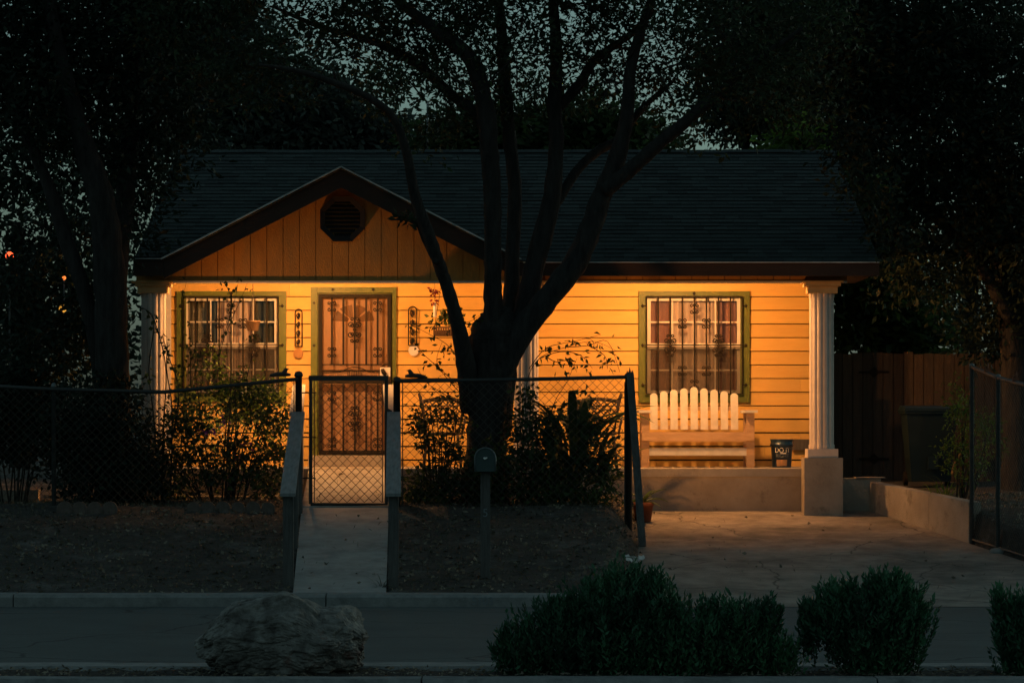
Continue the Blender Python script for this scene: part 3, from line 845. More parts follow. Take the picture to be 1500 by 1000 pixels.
# bucket
bc = at(1145, 680, 39.05); bc.z = FL+.001
bk_ = thing('bucket', bc, 'dark blue plastic bucket with white lettering standing between bench and column', 'bucket')
q = MB(); q.lathe(bc, [(.116, 0), (.120, .004), (.136, .27), (.146, .272), (.146, .30), (.139, .302), (.141, .345), (.148, .347), (.148, .357), (.136, .357), (.130, .29), (.113, .02)], 36)
q.build('body', M['bucket'], bk_)
q = MB(); q.tube([bc+Vector((.148*math.cos(t), -.02+.148*math.sin(t)*1.0-.004, .285-.055*math.sin(-t)**2)) for t in np.linspace(R(180), R(360), 14)], .004, 6)
q.build('handle', M['iron'], bk_)
add_text('lettering', 'DO IT', .088, M['ink'], bk_, bc+Vector((0, -.133, .215)), rot=(R(93.5), 0, 0), bend=.135, squash=(.86, 1))
add_text('lettering', 'RIGHT', .062, M['dullink'], bk_, bc+Vector((0, -.1295, .146)), rot=(R(93.5), 0, 0), bend=.13, squash=(1.0, 1))
q = MB(); q.box(bc.x-.03, bc.x+.045, bc.y-.1365, bc.y-.126, bc.z+.172, bc.z+.184); q.build('stripe', M['ink'], bk_)
q = MB(); nseg = 10; v = []
for i in range(nseg+1):
    a = R(lerp(-125, -62, i/nseg)); jag = random.uniform(-.006, .006)
    for zz, rr in ((.02+jag, .1235), (.098, .1285)): v.append((bc.x+rr*math.cos(a), bc.y+rr*math.sin(a), bc.z+zz))
q.add(v, [(2*i, 2*i+2, 2*i+3, 2*i+1) for i in range(nseg)]); q.build('sticker', M['label'], bk_)

# grey unpainted board patch at the foot of the wall
q = MB(); q.box(ax(1160, 39.94), ax(1196, 39.94), 39.935, 39.978, az(659, 39.94), az(643, 39.94))
hp(q, 'repair_board', M['postwood'])

# patio chairs with lattice backs
def patio_chair(px, Y, label):
    c = Vector((ax(px, Y), Y, FL))
    t = thing('patio_chair', c, label, 'chair', 'metal patio chairs on the porch')
    W_, zt_, zl = .27, .83, .58
    b = MB()
    b.tube([c+Vector((x, .22+.05*(1-(x/W_)**2), zt_+.035*(1-(x/W_)**2))) for x in np.linspace(-W_, W_, 11)], .024, 8)
    b.tube([c+Vector((x, .2+.05*(1-(x/W_)**2), zl)) for x in np.linspace(-W_*.86, W_*.86, 9)], .012, 6)
    for s_ in (-1, 1):
        b.tube([c+Vector((s_*.2, .2, .42)), c+Vector((s_*W_*.86, .2, zl)), c+Vector((s_*W_, .22, zt_)), c+Vector((s_*(W_+.035), .23, zt_+.11))], [.014, .014, .024, .016], 8, sub=4)
    b.build('back_frame', M['chair'], t)
    b = MB()
    for k in range(-6, 7):
        for s_ in (-1, 1):
            xa = k*.085; za, zb = zl, zt_+.03; xb = xa+s_*(zb-za)
            def clipx(xq): return max(-W_*.95, min(W_*.95, xq))
            p0, p1 = clipx(xa), clipx(xb)
            if abs(xa-p0) > 1e-6 and abs(xa) > W_: 
                z_0 = za+(abs(p0-xa))
            else: z_0 = za
            z_1 = za+abs(p1-xa)
            if z_1-z_0 < .03 or z_0 > zb: continue
            b.tube([c+Vector((p0, .25-.05*(p0/W_)**2, z_0)), c+Vector((p1, .25-.05*(p1/W_)**2, min(z_1, zb)))], .0085, 5)
    b.build('lattice', M['chair'], t)
    b = MB(); b.lathe(c+Vector((0, 0, .405)), [(.20, 0), (.235, .008), (.24, .03), (.22, .038)], 24); b.build('seat', M['chair'], t)
    for s_ in (-1, 1):
        b = MB(); b.tube([c+Vector((s_*W_*.9, .21, .66)), c+Vector((s_*.29, .0, .65)), c+Vector((s_*.29, -.2, .62)), c+Vector((s_*.25, -.22, .42))], .015, 7, sub=4); b.build('armrest', M['chair'], t)
        for yy in (-1, 1):
            b = MB(); b.tube([c+Vector((s_*.19, yy*.17, .41)), c+Vector((s_*.215, yy*.2, .2)), c+Vector((s_*.235, yy*.23, .001))], [.016, .014, .016], 7, sub=3); b.build('leg', M['chair'], t)
    for yy in (-.2, .2):
        b = MB(); b.tube([c+Vector((-.215, yy, .2)), c+Vector((.215, yy, .2))], .009, 6); b.build('stretcher', M['chair'], t)
patio_chair(876, 38.9, 'dark metal patio chair with lattice back between tree trunk and bench')
patio_chair(648, 38.9, 'dark metal patio chair with lattice back behind shrubs between gate and tree trunk')

# wall plaques
def plaque(px, pya, pyb, wpx, label):
    Y = YW-.05; cx = ax(px, Y); za, zb = az(pyb, Y), az(pya, Y); hw = wpx/2/F*Y
    b = MB()
    arc = [(cx-hw*math.cos(t), Y, zb-hw+hw*math.sin(t)) for t in np.linspace(0, math.pi, 9)]
    b.tube([(cx-hw, Y, za)]+arc+[(cx+hw, Y, za)], .0085, 6); b.tube([(cx-hw, Y, za), (cx+hw, Y, za)], .008, 6)
    n = 4; h = (zb-za-hw*.6)/n
    for i in range(n):
        zc = za+h*(i+.5); s_ = 1 if i % 2 else -1
        b.tube(spiral(cx, Y, zc, hw*.75, R(90)*s_, R(430), 12, s_), .0065, 5)
        b.prism([(cx-hw*.5, zc-h*.3), (cx+hw*.1*s_, zc-h*.45), (cx+hw*.55, zc+h*.2), (cx-hw*.1, zc+h*.4)], Y-.006, Y+.004)
    b.tube([(cx, Y, (za+zb)/2), (cx, YW-.015, (za+zb)/2)], .006, 5)
    return tag(b.build('wall_ornament', M['iron'], None, (cx, Y, za)), label, 'wall ornament', 'wrought iron wall ornaments')
plaque(437.5, 453, 507, 10, 'narrow arched iron wall ornament between left window and door')
plaque(604.5, 449, 506, 12, 'narrow arched iron wall ornament right of the front door')
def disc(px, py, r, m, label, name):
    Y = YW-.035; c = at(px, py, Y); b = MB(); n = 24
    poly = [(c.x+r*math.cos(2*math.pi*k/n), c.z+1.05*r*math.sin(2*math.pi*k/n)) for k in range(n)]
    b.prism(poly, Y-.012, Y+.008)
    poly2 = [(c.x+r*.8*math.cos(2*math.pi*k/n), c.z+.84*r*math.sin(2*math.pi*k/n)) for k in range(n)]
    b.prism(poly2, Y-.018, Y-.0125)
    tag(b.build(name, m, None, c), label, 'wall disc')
disc(437, 517.5, .062, M['disc'], 'round brown disc standing in for a shadow on yellow siding below left iron ornament', 'shadow_disc')  # thin disc stands in for a soft round shadow on the siding
disc(606, 513, .068, M['plate'], 'round white plate hanging on yellow siding right of the door', 'wall_plate')

# hanging pots
def hang(px, pytop, pyc, Y, kind, label, name):
    c = at(px, pyc, Y)
    t = thing(name, c, label, 'hanging pot'); topz = 3.80 if Y > 37.9 else zb0
    b = MB()
    if kind == 'pot':
        b.lathe(c, [(.06, -.065), (.068, -.06), (.088, .045), (.095, .047), (.095, .062), (.085, .062), (.06, -.04)], 20)
        b.build('pot', M['potbrown'], t)
        b = MB(); 
        for a in (0, 120, 240): b.tube([c+Vector((.09*math.cos(R(a)), .09*math.sin(R(a)), .06)), c+Vector((0, 0, .40))], .003, 4)
        b.tube([c+Vector((0, 0, .40)), Vector((c.x, c.y, topz))], .0035, 4); b.build('cord', M['iron'], t)
    elif kind == 'box':
        b.box(c.x-.17, c.x+.17, c.y-.07, c.y+.07, c.z-.055, c.z-.045)
        for k in range(12):
            xx = lerp(c.x-.165, c.x+.165, k/11)
            for yy in (-.07, .07): b.box(xx-.009, xx+.009, c.y+yy-.004, c.y+yy+.004, c.z-.045, c.z+.05)
        b.box(c.x-.155, c.x+.155, c.y-.06, c.y+.06, c.z-.044, c.z+.02)
        for yy in (-.07, .07): b.box(c.x-.18, c.x+.18, c.y+yy-.007, c.y+yy+.007, c.z+.05, c.z+.065)
        b.build('planter', M['potbrown'], t)
        b = MB()
        for xx in (-.16, .16): b.tube([c+Vector((xx, 0, .06)), Vector((c.x+xx*.3, c.y, topz))], .003, 4)
        b.build('cord', M['iron'], t)
        P, D = clump_points([(c+Vector((-.07, 0, .13)), (.12, .07, .10)), (c+Vector((.08, 0, .17)), (.10, .07, .14))], 170, per=10, sig=.03)
        leaves('plant', P, D, .07, .04, M['leaf_shrub'], t)
    elif kind == 'feeder':
        b.lathe(c, [(.012, -.16), (.02, -.155), (.02, .0), (.014, .012), (.006, .03)], 12); b.build('tube', M['plate'], t)
        b = MB(); b.tube([c+Vector((0, 0, .03)), Vector((c.x, c.y, topz))], .003, 4); b.build('cord', M['iron'], t)
        P, D = clump_points([(c+Vector((0, 0, .03)), (.03, .03, .03)), (c+Vector((-.02, 0, .14)), (.04, .03, .03))], 36, per=9, sig=.02)
        leaves('flower', P, D, .05, .035, M['red'], t)
hang(370.5, 405, 477, 38.6, 'pot', 'small brown pot hanging on cords in front of left window', 'hanging_pot')
hang(655, 405, 486, 39.0, 'box', 'rectangular lattice planter hanging on cords left of the tree trunk', 'hanging_planter')
hang(637, 405, 446, 38.9, 'feeder', 'thin hanging tube with red flowers right of the front door', 'hanging_feeder')

# ------------------------------------------------------------------ fences
FY = 35.5
def chainlink(mb, a, b, za0, za1, zb0_, zb1, cell=.1, r=.0026):
    """diagonal wires between two posts, plan points a,b; bottom/top heights at each"""
    a = Vector((a[0], a[1], 0)); b = Vector((b[0], b[1], 0)); Ln = (b-a).length; d = (b-a)/Ln
    def lo(u): return lerp(za0, zb0_, u/Ln)
    def hi(u): return lerp(za1, zb1, u/Ln)
    H = max(za1, zb1)-min(za0, zb0_); zmin = min(za0, zb0_)
    nrm = Vector((-d.y, d.x, 0))
    for s_ in (1, -1):
        c = -H if s_ > 0 else 0
        c = math.floor(c/cell)*cell
        end = Ln if s_ > 0 else Ln+H
        while c < end:
            pts = []
            for i in range(int(H/cell*2)+2):
                z = zmin+i*cell/2; u = c+s_*(z-zmin)
                pts.append((u, z))
            # clip to the panel
            run = []
            for u, z in pts+[(1e9, 0)]:
                ok = 0 <= u <= Ln and lo(min(max(u, 0), Ln)) <= z <= hi(min(max(u, 0), Ln))
                if ok: run.append((u, z))
                else:
                    if len(run) > 1:
                        mb.tube([a+d*run[0][0]+Vector((0, 0, run[0][1]))+nrm*(.004*s_), a+d*run[-1][0]+Vector((0, 0, run[-1][1]))+nrm*(.004*s_)], r, 4, smooth=False, caps=False)
                    run = []
            c += cell
def fpost(x, y, z0, z1, r=.035): 
    b = MB(); b.lathe((x, y, 0), [(r, z0), (r, z1-.02), (r*1.25, z1-.02), (r*1.25, z1+.01), (r*.9, z1+.035), (r*.3, z1+.045)], 14); return b
# left run: rail points px,py
Lr = [(-60, 563), (78, 570), (240, 574), (437, 555)]
fl_ = thing('chain_link_fence', (ax(240, FY), FY, .92), 'dark chain link fence left of the gate in front of the flowering bush', 'fence')
b = MB(); b.tube([at(p, q, FY) for p, q in Lr], .022, 8); b.build('top_rail', M['darkmetal'], fl_)
b = MB()
for (p0, q0), (p1, q1) in zip(Lr[:-1], Lr[1:]):
    chainlink(b, (ax(p0, FY), FY-.03), (ax(p1, FY), FY-.03), .93, az(q0, FY), .93, az(q1, FY))
b.build('chain_link', M['wire'], fl_)
for p, q in ((-60, 563), (78, 566), (437, 549)):
    fpost(ax(p, FY), FY+.045, .80, az(q, FY), .026 if p != 437 else .040).build('post', M['galv'] if p == 78 else M['darkmetal'], fl_)
b = MB()
b.box(ax(431, FY)-.006, ax(431, FY)+.006, FY-.04, FY-.02, .95, 2.38)
b.build('tension_bar', M['darkmetal'], fl_)
# right run
Rr_ = [(581, 558), (750, 556), (921, 552)]
fr2 = thing('chain_link_fence', (ax(750, FY), FY, .92), 'dark chain link fence right of the gate passing the big tree trunk', 'fence')
b = MB(); b.tube([at(p, q, FY) for p, q in Rr_], .022, 8); b.build('top_rail', M['darkmetal'], fr2)
b = MB(); chainlink(b, (ax(588, FY), FY-.03), (ax(919, FY), FY-.03), .93, az(558, FY), .75, az(552, FY)); b.build('chain_link', M['wire'], fr2)
fpost(ax(581, FY), FY+.045, .80, az(557, FY), .040).build('post', M['darkmetal'], fr2)
fpost(ax(921, FY), FY+.045, .45, az(551, FY), .040).build('post', M['darkmetal'], fr2)
for p_ in (590, 915):
    b = MB(); b.box(ax(p_, FY)-.006, ax(p_, FY)+.006, FY-.04, FY-.02, .95 if p_ < 700 else .75, 2.36); b.build('tension_bar', M['darkmetal'], fr2)
# gate
ga = thing('chain_link_gate', (ax(510, FY), FY, .93), 'dark framed chain link gate closed across the front path', 'gate')
g0, g1, gz0, gz1 = ax(455, FY), ax(566, FY), az(738, FY), az(553.5, FY)
b = MB()
b.tube([(g0, FY, gz0), (g0, FY, gz1), (g1, FY, gz1)], .022, 8, smooth=False); 
b.tube([(g1, FY, gz1), (g1, FY, gz0), (g0, FY, gz0)], .022, 8, smooth=False)
b.box(g0-.022, g1+.022, FY-.03, FY+.03, gz1-.03, gz1+.027)
b.build('gate_frame', M['darkmetal'], ga)
b = MB(); chainlink(b, (g0+.02, FY-.01), (g1-.02, FY-.01), gz0+.02, gz1-.03, gz0+.02, gz1-.03, cell=.1, r=.0034); b.build('chain_link', M['wire'], ga)
for xx in (g0+.045, g1-.045):
    b = MB(); b.box(xx-.005, xx+.005, FY-.03, FY-.012, gz0+.02, gz1-.03); b.build('tension_bar', M['darkmetal'], ga)
for pyy in (575, 640, 700):
    b = MB(); b.tube([(g0-.03, FY-.03, az(pyy, FY)), (g0+.06, FY-.03, az(pyy, FY))], .009, 6); b.tube([(ax(440, FY), FY+.02, az(pyy, FY)), (g0-.02, FY, az(pyy, FY))], .009, 6); b.build('hinge', M['darkmetal'], ga)
b = MB(); b.tube([(g1+.01, FY-.03, az(600, FY)), (g1+.06, FY-.04, az(606, FY)), (g1+.03, FY-.045, az(625, FY))], [.02, .024, .014], 7, sub=3); b.build('latch', M['darkmetal'], ga)

# small bird ornaments on the rails
def bird(px, py, s_, label):
    Y = FY; c = at(px, py, Y); b = MB()
    b.tube([c+Vector((-s_*.14, 0, .006)), c+Vector((-s_*.06, 0, .022)), c+Vector((s_*.03, 0, .024)), c+Vector((s_*.10, 0, .016))], [.012, .026, .026, .012], 8, sub=3)
    b.tube([c+Vector((s_*.02, 0, .03)), c+Vector((s_*.045, 0, .075)), c+Vector((s_*.05, 0, .095))], [.03, .022, .014], 8, sub=3)
    b.tube([c+Vector((s_*.05, 0, .08)), c+Vector((s_*.085, 0, .082))], [.012, .003], 6)
    tag(b.build('rail_ornament', M['darkmetal'], None, c), label, 'ornament', 'small dark ornaments on the fence rails')
bird(413, 551, 1, 'small dark bird shaped ornament on fence rail left of the gate')
bird(606, 553, -1, 'small dark bird shaped ornament on fence rail right of the gate')

# leaning plank at the right end post
pl = MB(); a = at(941, 800, 34.9); c_ = at(923, 548, 35.4)
pl.bar(a, c_, .085, .03)
pl.prism([(c_.x-.045, c_.z-.01), (c_.x+.045, c_.z-.01), (c_.x+.03, c_.z+.05), (c_.x+.012, c_.z+.02), (c_.x-.005, c_.z+.085), (c_.x-.02, c_.z+.015), (c_.x-.035, c_.z+.05)], 35.385, 35.41)
tag(pl.build('plank', M['postwood'], None, a), 'splintered dark plank leaning against the end post of the fence', 'plank')

# timber handrails up the ramp
def handrail(pxn, pxf, label, inner=False):
    Yn, Yf = (31.25, 35.2) if not inner else (35.75, 37.8)
    if not inner:
        n_ = at(pxn, 720, Yn); f_ = at(pxf, 605, Yf)
    else:
        n_ = Vector((ax(pxn, Yn), Yn, 2.02)); f_ = at(pxf, 565, Yf)
    t = thing('handrail', (n_.x, Yn, path_z(Yn)), label, 'handrail', 'timber handrails beside the front path')
    wd = .155
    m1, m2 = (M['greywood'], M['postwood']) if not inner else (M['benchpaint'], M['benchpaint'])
    b = MB(); b.bar(n_+Vector((0, -.06, -.03)), f_, wd, .035); b.build('cap', m1, t)
    b = MB(); b.bar(n_+Vector((0, .02, -.10)), f_+Vector((0, 0, -.085)), .04, .13); b.build('side_board', m2, t)
    for u in ((0.02, .5, .985) if not inner else (.06, .94)):
        p = n_.lerp(f_, u); g_ = path_z(p.y)-.12
        b = MB(); b.box(p.x-.052, p.x+.052, p.y-.045, p.y+.045, g_, p.z-.045); b.build('post', m2, t)
handrail(422, 436.5, 'weathered grey timber handrail on the left of the sloping path')
handrail(576.5, 577, 'weathered grey timber handrail on the right of the sloping path')
handrail(434, 438.5, 'pale lit timber handrail behind left gate post', True)
handrail(574, 570, 'pale lit timber handrail behind right gate post', True)

# ------------------------------------------------------------------ mailbox
my = 31.7; mb_ = at(711, 850, my)
mbx = thing('mailbox', (mb_.x, my, yard_z(my)), 'dark arched mailbox on weathered post by the kerb', 'mailbox')
b = MB(); b.box(mb_.x-.05, mb_.x+.05, my-.045, my+.045, yard_z(my)-.2, az(690, my)); b.build('post', M['postwood'], mbx)
zb_ = az(690, my)+.001; hw = .098
arc = [(mb_.x+hw*math.cos(t), zb_+.135+hw*math.sin(t)) for t in np.linspace(0, math.pi, 13)]
b = MB(); b.prism([(mb_.x-hw, zb_), (mb_.x+hw, zb_)]+arc, my-.22, my+.24); b.build('body', M['mailbox'], mbx)
arc2 = [(mb_.x+(hw+.008)*math.cos(t), zb_+.135+(hw+.008)*math.sin(t)) for t in np.linspace(0, math.pi, 13)]
b = MB()
path = [(mb_.x-hw-.006, zb_)]+[(x, z) for x, z in arc2[::-1]]+[(mb_.x+hw+.006, zb_)]
b.tube([(x, my-.225, z) for x, z in path], .008, 6); b.build('rim', M['galv'], mbx)
b = MB(); b.prism([(mb_.x-.016, zb_+.13), (mb_.x+.016, zb_+.13), (mb_.x+.016, zb_+.145), (mb_.x-.016, zb_+.145)], my-.24, my-.2205); b.tube([(mb_.x-.016, my-.238, zb_+.14), (mb_.x-.006, my-.245, zb_+.128), (mb_.x+.006, my-.245, zb_+.132), (mb_.x+.02, my-.238, zb_+.142)], .006, 6, sub=3)
b.build('handle', M['ink'], mbx)
add_text('numeral', '5', .12, M['dullink'], mbx, (mb_.x, my-.048, az(751, my)))
kn = text_mesh('5103', .11); kn.materials.clear(); kn.materials.append(M['dullink']); kn.name = 'kerb_number'
kno = bpy.data.objects.new('kerb_number', kn); col.objects.link(kno); kno.location = (ax(707, 30.57), 30.572, .118); kno.rotation_euler = (R(90), 0, 0)
tag(kno, 'faded white house number painted on the kerb face below the mailbox', 'number')

# ------------------------------------------------------------------ right side: low walls, wood fence, bin, mesh fence
def low_wall(name, pts, ztops, th, label, zlo=.2):
    b = MB()
    for (p, q), (z0_, z1_) in zip(zip(pts[:-1], pts[1:]), zip(ztops[:-1], ztops[1:])):
        d = (Vector(q)-Vector(p)); n_ = Vector((-d.y, d.x)).normalized()*th
        if n_.x < 0: n_ = -n_
        d.normalize(); p2 = Vector(p)+d*.004; q2 = Vector(q)-d*.004
        b.hexa([(p2.x, p2.y, zlo), (p2.x+n_.x, p2.y+n_.y, zlo), (q2.x, q2.y, zlo), (q2.x+n_.x, q2.y+n_.y, zlo),
                (p2.x, p2.y, z0_), (p2.x+n_.x, p2.y+n_.y, z0_), (q2.x, q2.y, z1_), (q2.x+n_.x, q2.y+n_.y, z1_)])
    return tag(b.build(name, M['wallconc'], None, (pts[0][0], pts[0][1], .8)), label, 'wall')
low_wall('retaining_wall', [(4.41, 38.0), (ax(1360, 36.3), 36.3), (5.21, 35.18)], [az(706, 38), az(723, 36.3), az(735, 35.18)], .15,
         'low stained concrete retaining wall along the right of the driveway')
b = MB(); b.box(ax(1231, 38.02), 4.55, 38.06, 38.25, .5, az(700, 38.06)); b.box(ax(1254, 38.02), 4.60, 38.03, 38.27, az(700, 38.06)+.001, az(698.5, 38.06))
tag(b.build('block_wall', M['wallconc'], None, (4.2, 38.1, .8)), 'short dark stained block wall between column pedestal and retaining wall', 'wall')

wf = thing('wooden_fence', (5.3, 41.0, 1.1), 'tall brown board fence with decorative hinges beside the house', 'fence')
FYw = 41.0; b = MB(); x = 4.12; i = 0
while x < 9.5:
    wd = .135; b.box(x+.004, x+wd-.004, FYw+random.uniform(-.006, .006), FYw+.02, .9, az(517, FYw)+random.uniform(-.015, .015)); x += wd
b.build('boards', M['fencewood'], wf)
b = MB(); x = 4.19
while x < 9.4:
    b.box(x+.004, x+.131, FYw+.0605, FYw+.075, .9, az(519, FYw)); x += .135
b.build('back_boards', M['fencewood'], wf)
b = MB(); b.box(4.12, 9.5, FYw+.0205, FYw+.06, 1.4, 1.5); b.box(4.12, 9.5, FYw+.0205, FYw+.06, 2.4, 2.5); b.build('rail', M['fencewood'], wf)
for py_ in (545, 672):
    hx, hz = ax(1280, FYw), az(py_, FYw); b = MB()
    b.prism([(hx-.2, hz-.012), (hx-.06, hz-.02), (hx, hz-.075), (hx+.06, hz-.02), (hx+.2, hz-.012), (hx+.2, hz+.012), (hx+.06, hz+.02), (hx, hz+.075), (hx-.06, hz+.02), (hx-.2, hz+.012)], FYw-.018, FYw-.008)
    b.build('hinge', M['iron'], wf)

by = 39.8; bxc = ax(1360, by); bz = 1.08
tb = thing('wheelie_bin', (bxc, by, bz), 'dark teal wheeled rubbish bin against the board fence', 'bin')
b = MB(); zt_ = az(606, by)
b.hexa([(bxc-.25, by-.26, bz+.06), (bxc+.25, by-.26, bz+.06), (bxc-.25, by+.24, bz+.06), (bxc+.25, by+.24, bz+.06),
        (bxc-.32, by-.34, zt_), (bxc+.32, by-.34, zt_), (bxc-.32, by+.3, zt_), (bxc+.32, by+.3, zt_)])
b.box(bxc-.345, bxc+.345, by-.365, by+.32, zt_+.001, zt_+.035)
b.box(bxc-.05, bxc+.08, by-.345, by-.30, bz+.22, bz+.38)
b.build('body', M['bin'], tb)
b = MB(); b.hexa([(bxc-.36, by-.38, zt_+.036), (bxc+.36, by-.38, zt_+.036), (bxc-.36, by+.33, zt_+.036), (bxc+.36, by+.33, zt_+.036),
                  (bxc-.33, by-.33, zt_+.075), (bxc+.33, by-.33, zt_+.075), (bxc-.33, by+.30, zt_+.11), (bxc+.33, by+.30, zt_+.11)])
b.build('lid', M['bin'], tb)
for s_ in (-1, 1):
    b = MB(); n_ = 16
    poly = [(by+.2+.09*math.cos(2*math.pi*k/n_), bz+.091+.09*math.sin(2*math.pi*k/n_)) for k in range(n_)]
    xa, xb = bxc+s_*.27-.025, bxc+s_*.27+.025
    v = [(xa, p, q) for p, q in poly]+[(xb, p, q) for p, q in poly]
    b.add(v, [tuple(range(n_)), tuple(range(2*n_-1, n_-1, -1))]+[(k, k+n_, (k+1) % n_+n_, (k+1) % n_) for k in range(n_)]); b.build('wheel', M['iron'], tb)

rfn = thing('mesh_fence', (5.21, 35.18, .52), 'tall grey framed mesh fence running beside the driveway at far right', 'fence')
Pr = [(5.235, 35.14), (5.43, 34.48), (5.71, 33.5), (6.0, 32.5)]
zt = [az(537, 35.14), az(553, 34.48), az(553, 34.48)-.13, az(553, 34.48)-.28]
zl = [drive_z(y)+.03 for x_, y in Pr]
b = MB(); b.tube([(x_, y, z) for (x_, y), z in zip(Pr, zt)], .024, 8); b.build('top_rail', M['galv'], rfn)
b = MB(); b.tube([(x_, y, z+.02) for (x_, y), z in zip(Pr, zl)], .012, 6); b.build('bottom_rail', M['galv'], rfn)
for (x_, y), z, z2 in zip(Pr, zt, zl):
    b = MB(); b.lathe((x_, y, 0), [(.026, z2-.15), (.026, z), (.03, z+.001), (.03, z+.03), (.01, z+.04)], 12); b.build('post', M['galv'], rfn)
b = MB()
for i in range(3):
    chainlink(b, Pr[i], Pr[i+1], zl[i]+.02, zt[i]-.02, zl[i+1]+.02, zt[i+1]-.02, cell=.06, r=.0022)
b.build('chain_link', M['wire'], rfn)
for u, i in ((.6, 0), (.45, 1)):
    b = MB()
    x_, y = lerp(Pr[i][0], Pr[i+1][0], u), lerp(Pr[i][1], Pr[i+1][1], u); z = lerp(zt[i], zt[i+1], u)
    b.box(x_-.035, x_+.035, y-.02, y+.02, z+.015, z+.05); b.tube([(x_, y, z+.04), (x_+.01, y, z+.12)], [.016, .006], 6); b.tube([(x_-.02, y, z+.04), (x_-.025, y, z+.085)], [.012, .005], 6)
    b.build('clip', M['terracotta'], rfn)
b = MB(); b.lathe((5.43, 34.46, drive_z(34.46)-.02), [(.10, 0), (.11, .03), (.08, .06), (.03, .07)], 12); b.build('footing', M['kerb'], rfn)

# far left: low border lit from the porch
b = MB(); b.box(-7.2, ax(56, 36.9), 36.9, 37.05, .8, az(717, 36.9)); 
tag(b.build('garden_border', M['wallconc'], None, (-6, 36.9, .9)), 'low concrete garden border at the far left edge behind the fence', 'border')
b = MB(); b.box(ax(255, 37.2), ax(402, 37.2), 37.2, 37.32, .8, az(727, 37.2)) 
tag(b.build('garden_border', M['wallconc'], None, (ax(300, 37.2), 37.2, .9)), 'low concrete garden border under the flowering bush left of the gate', 'border')

# scalloped edging stones
def scallop(px, row):
    Y = 35.2; c = at(px, 751, Y); r = random.uniform(.078, .09); b = MB()
    arc = [(c.x+r*math.cos(t), c.z+.045+r*math.sin(t)) for t in np.linspace(0, math.pi, 12)]
    b.prism([(c.x-r, c.z-.1), (c.x+r, c.z-.1)]+arc, Y-.03, Y+.03)
    arc = [(c.x+r*.7*math.cos(t), c.z+.045+r*.7*math.sin(t)) for t in np.linspace(0, math.pi, 12)]
    b.prism([(c.x-r*.7, c.z-.05), (c.x+r*.7, c.z-.05)]+arc, Y-.04, Y-.0305)
    o = b.build('edging_stone', M['stone'], None, c)
    tag(o, 'scalloped edging stone in the short row '+('right of the grey fence post at far left' if row == 0 else 'under the flowering bush left of the gate'), 'edging stone',
        'edging stones by the grey post' if row == 0 else 'edging stones under the bush')
for p in (95, 117, 139, 161): scallop(p, 0)
for p in (284, 305, 327, 349, 371, 393): scallop(p, 1)

# ------------------------------------------------------------------ boulder
def boulder():
    import bmesh
    bm = bmesh.new(); bmesh.ops.create_icosphere(bm, subdivisions=6, radius=1)
    Y = 21.05; c = at(413, 985, Y); c.z = .15
    from mathutils import noise
    w0, h0 = 122/F*Y, 122/F*Y
    # outline heights along its length, read as a real profile of the stone
    prof = [(-1, .66), (-.82, .78), (-.6, .86), (-.35, .90), (-.12, .97), (.05, 1.0), (.2, .93), (.33, .88), (.45, .80), (.58, .80), (.72, .81), (.86, .80), (1, .72)]
    def ph(x):
        for (a, ha), (b_, hb) in zip(prof[:-1], prof[1:]):
            if a <= x <= b_: return lerp(ha, hb, (x-a)/(b_-a))
        return .45
    rr_ = random.Random(12); planes = []
    for _ in range(40):
        pn = Vector((rr_.gauss(0, 1), rr_.gauss(-.8, .7), rr_.gauss(.25, .7))).normalized(); planes.append((pn, rr_.uniform(1.0, 1.28)))
    for v in bm.verts:
        d = v.co.normalized(); p = 7.0
        q = d*((abs(d.x)**p+abs(d.y)**p+abs(d.z)**p)**(-1/p))
        for pn, pd in planes:
            e_ = q.dot(pn)-pd
            if e_ > 0: q = q-pn*e_
        q0 = q.copy()
        st = noise.noise(Vector((q.x*1.6+q.z*.8, q.y*1.5, q.z*2.6)))         # broken layers
        step_ = round(st*5)/5
        rg = 1-abs(noise.noise(q0*2.6+Vector((7, 2, 5)))); rg2 = 1-abs(noise.noise(q0*6.1))
        q = q*(1+.08*step_-.10*max(0, rg-.8)*2.5-.05*max(0, rg2-.8)*2.5+.05*noise.noise(q0*3.1)+.025*noise.noise(q0*9)+.014*noise.noise(q0*22)+.008*noise.noise(q0*45))
        t = max(0, min(1, (q0.z+1)/2)); x = max(-1, min(1, q.x))
        under = .93+.07*min(1, t*2.5)
        v.co = Vector((q.x*w0*under, q.y*.34*under, max(-.02, (q.z+1)/2)*h0*ph(x)))
    bm.normal_update()
    me = bpy.data.meshes.new('boulder'); bm.to_mesh(me); bm.free()
    for p in me.polygons: p.use_smooth = False
    me.materials.append(M['rock'])
    o = bpy.data.objects.new('boulder', me); col.objects.link(o); o.location = c
    tag(o, 'large rough grey and rust boulder on the planted median', 'boulder')
boulder()

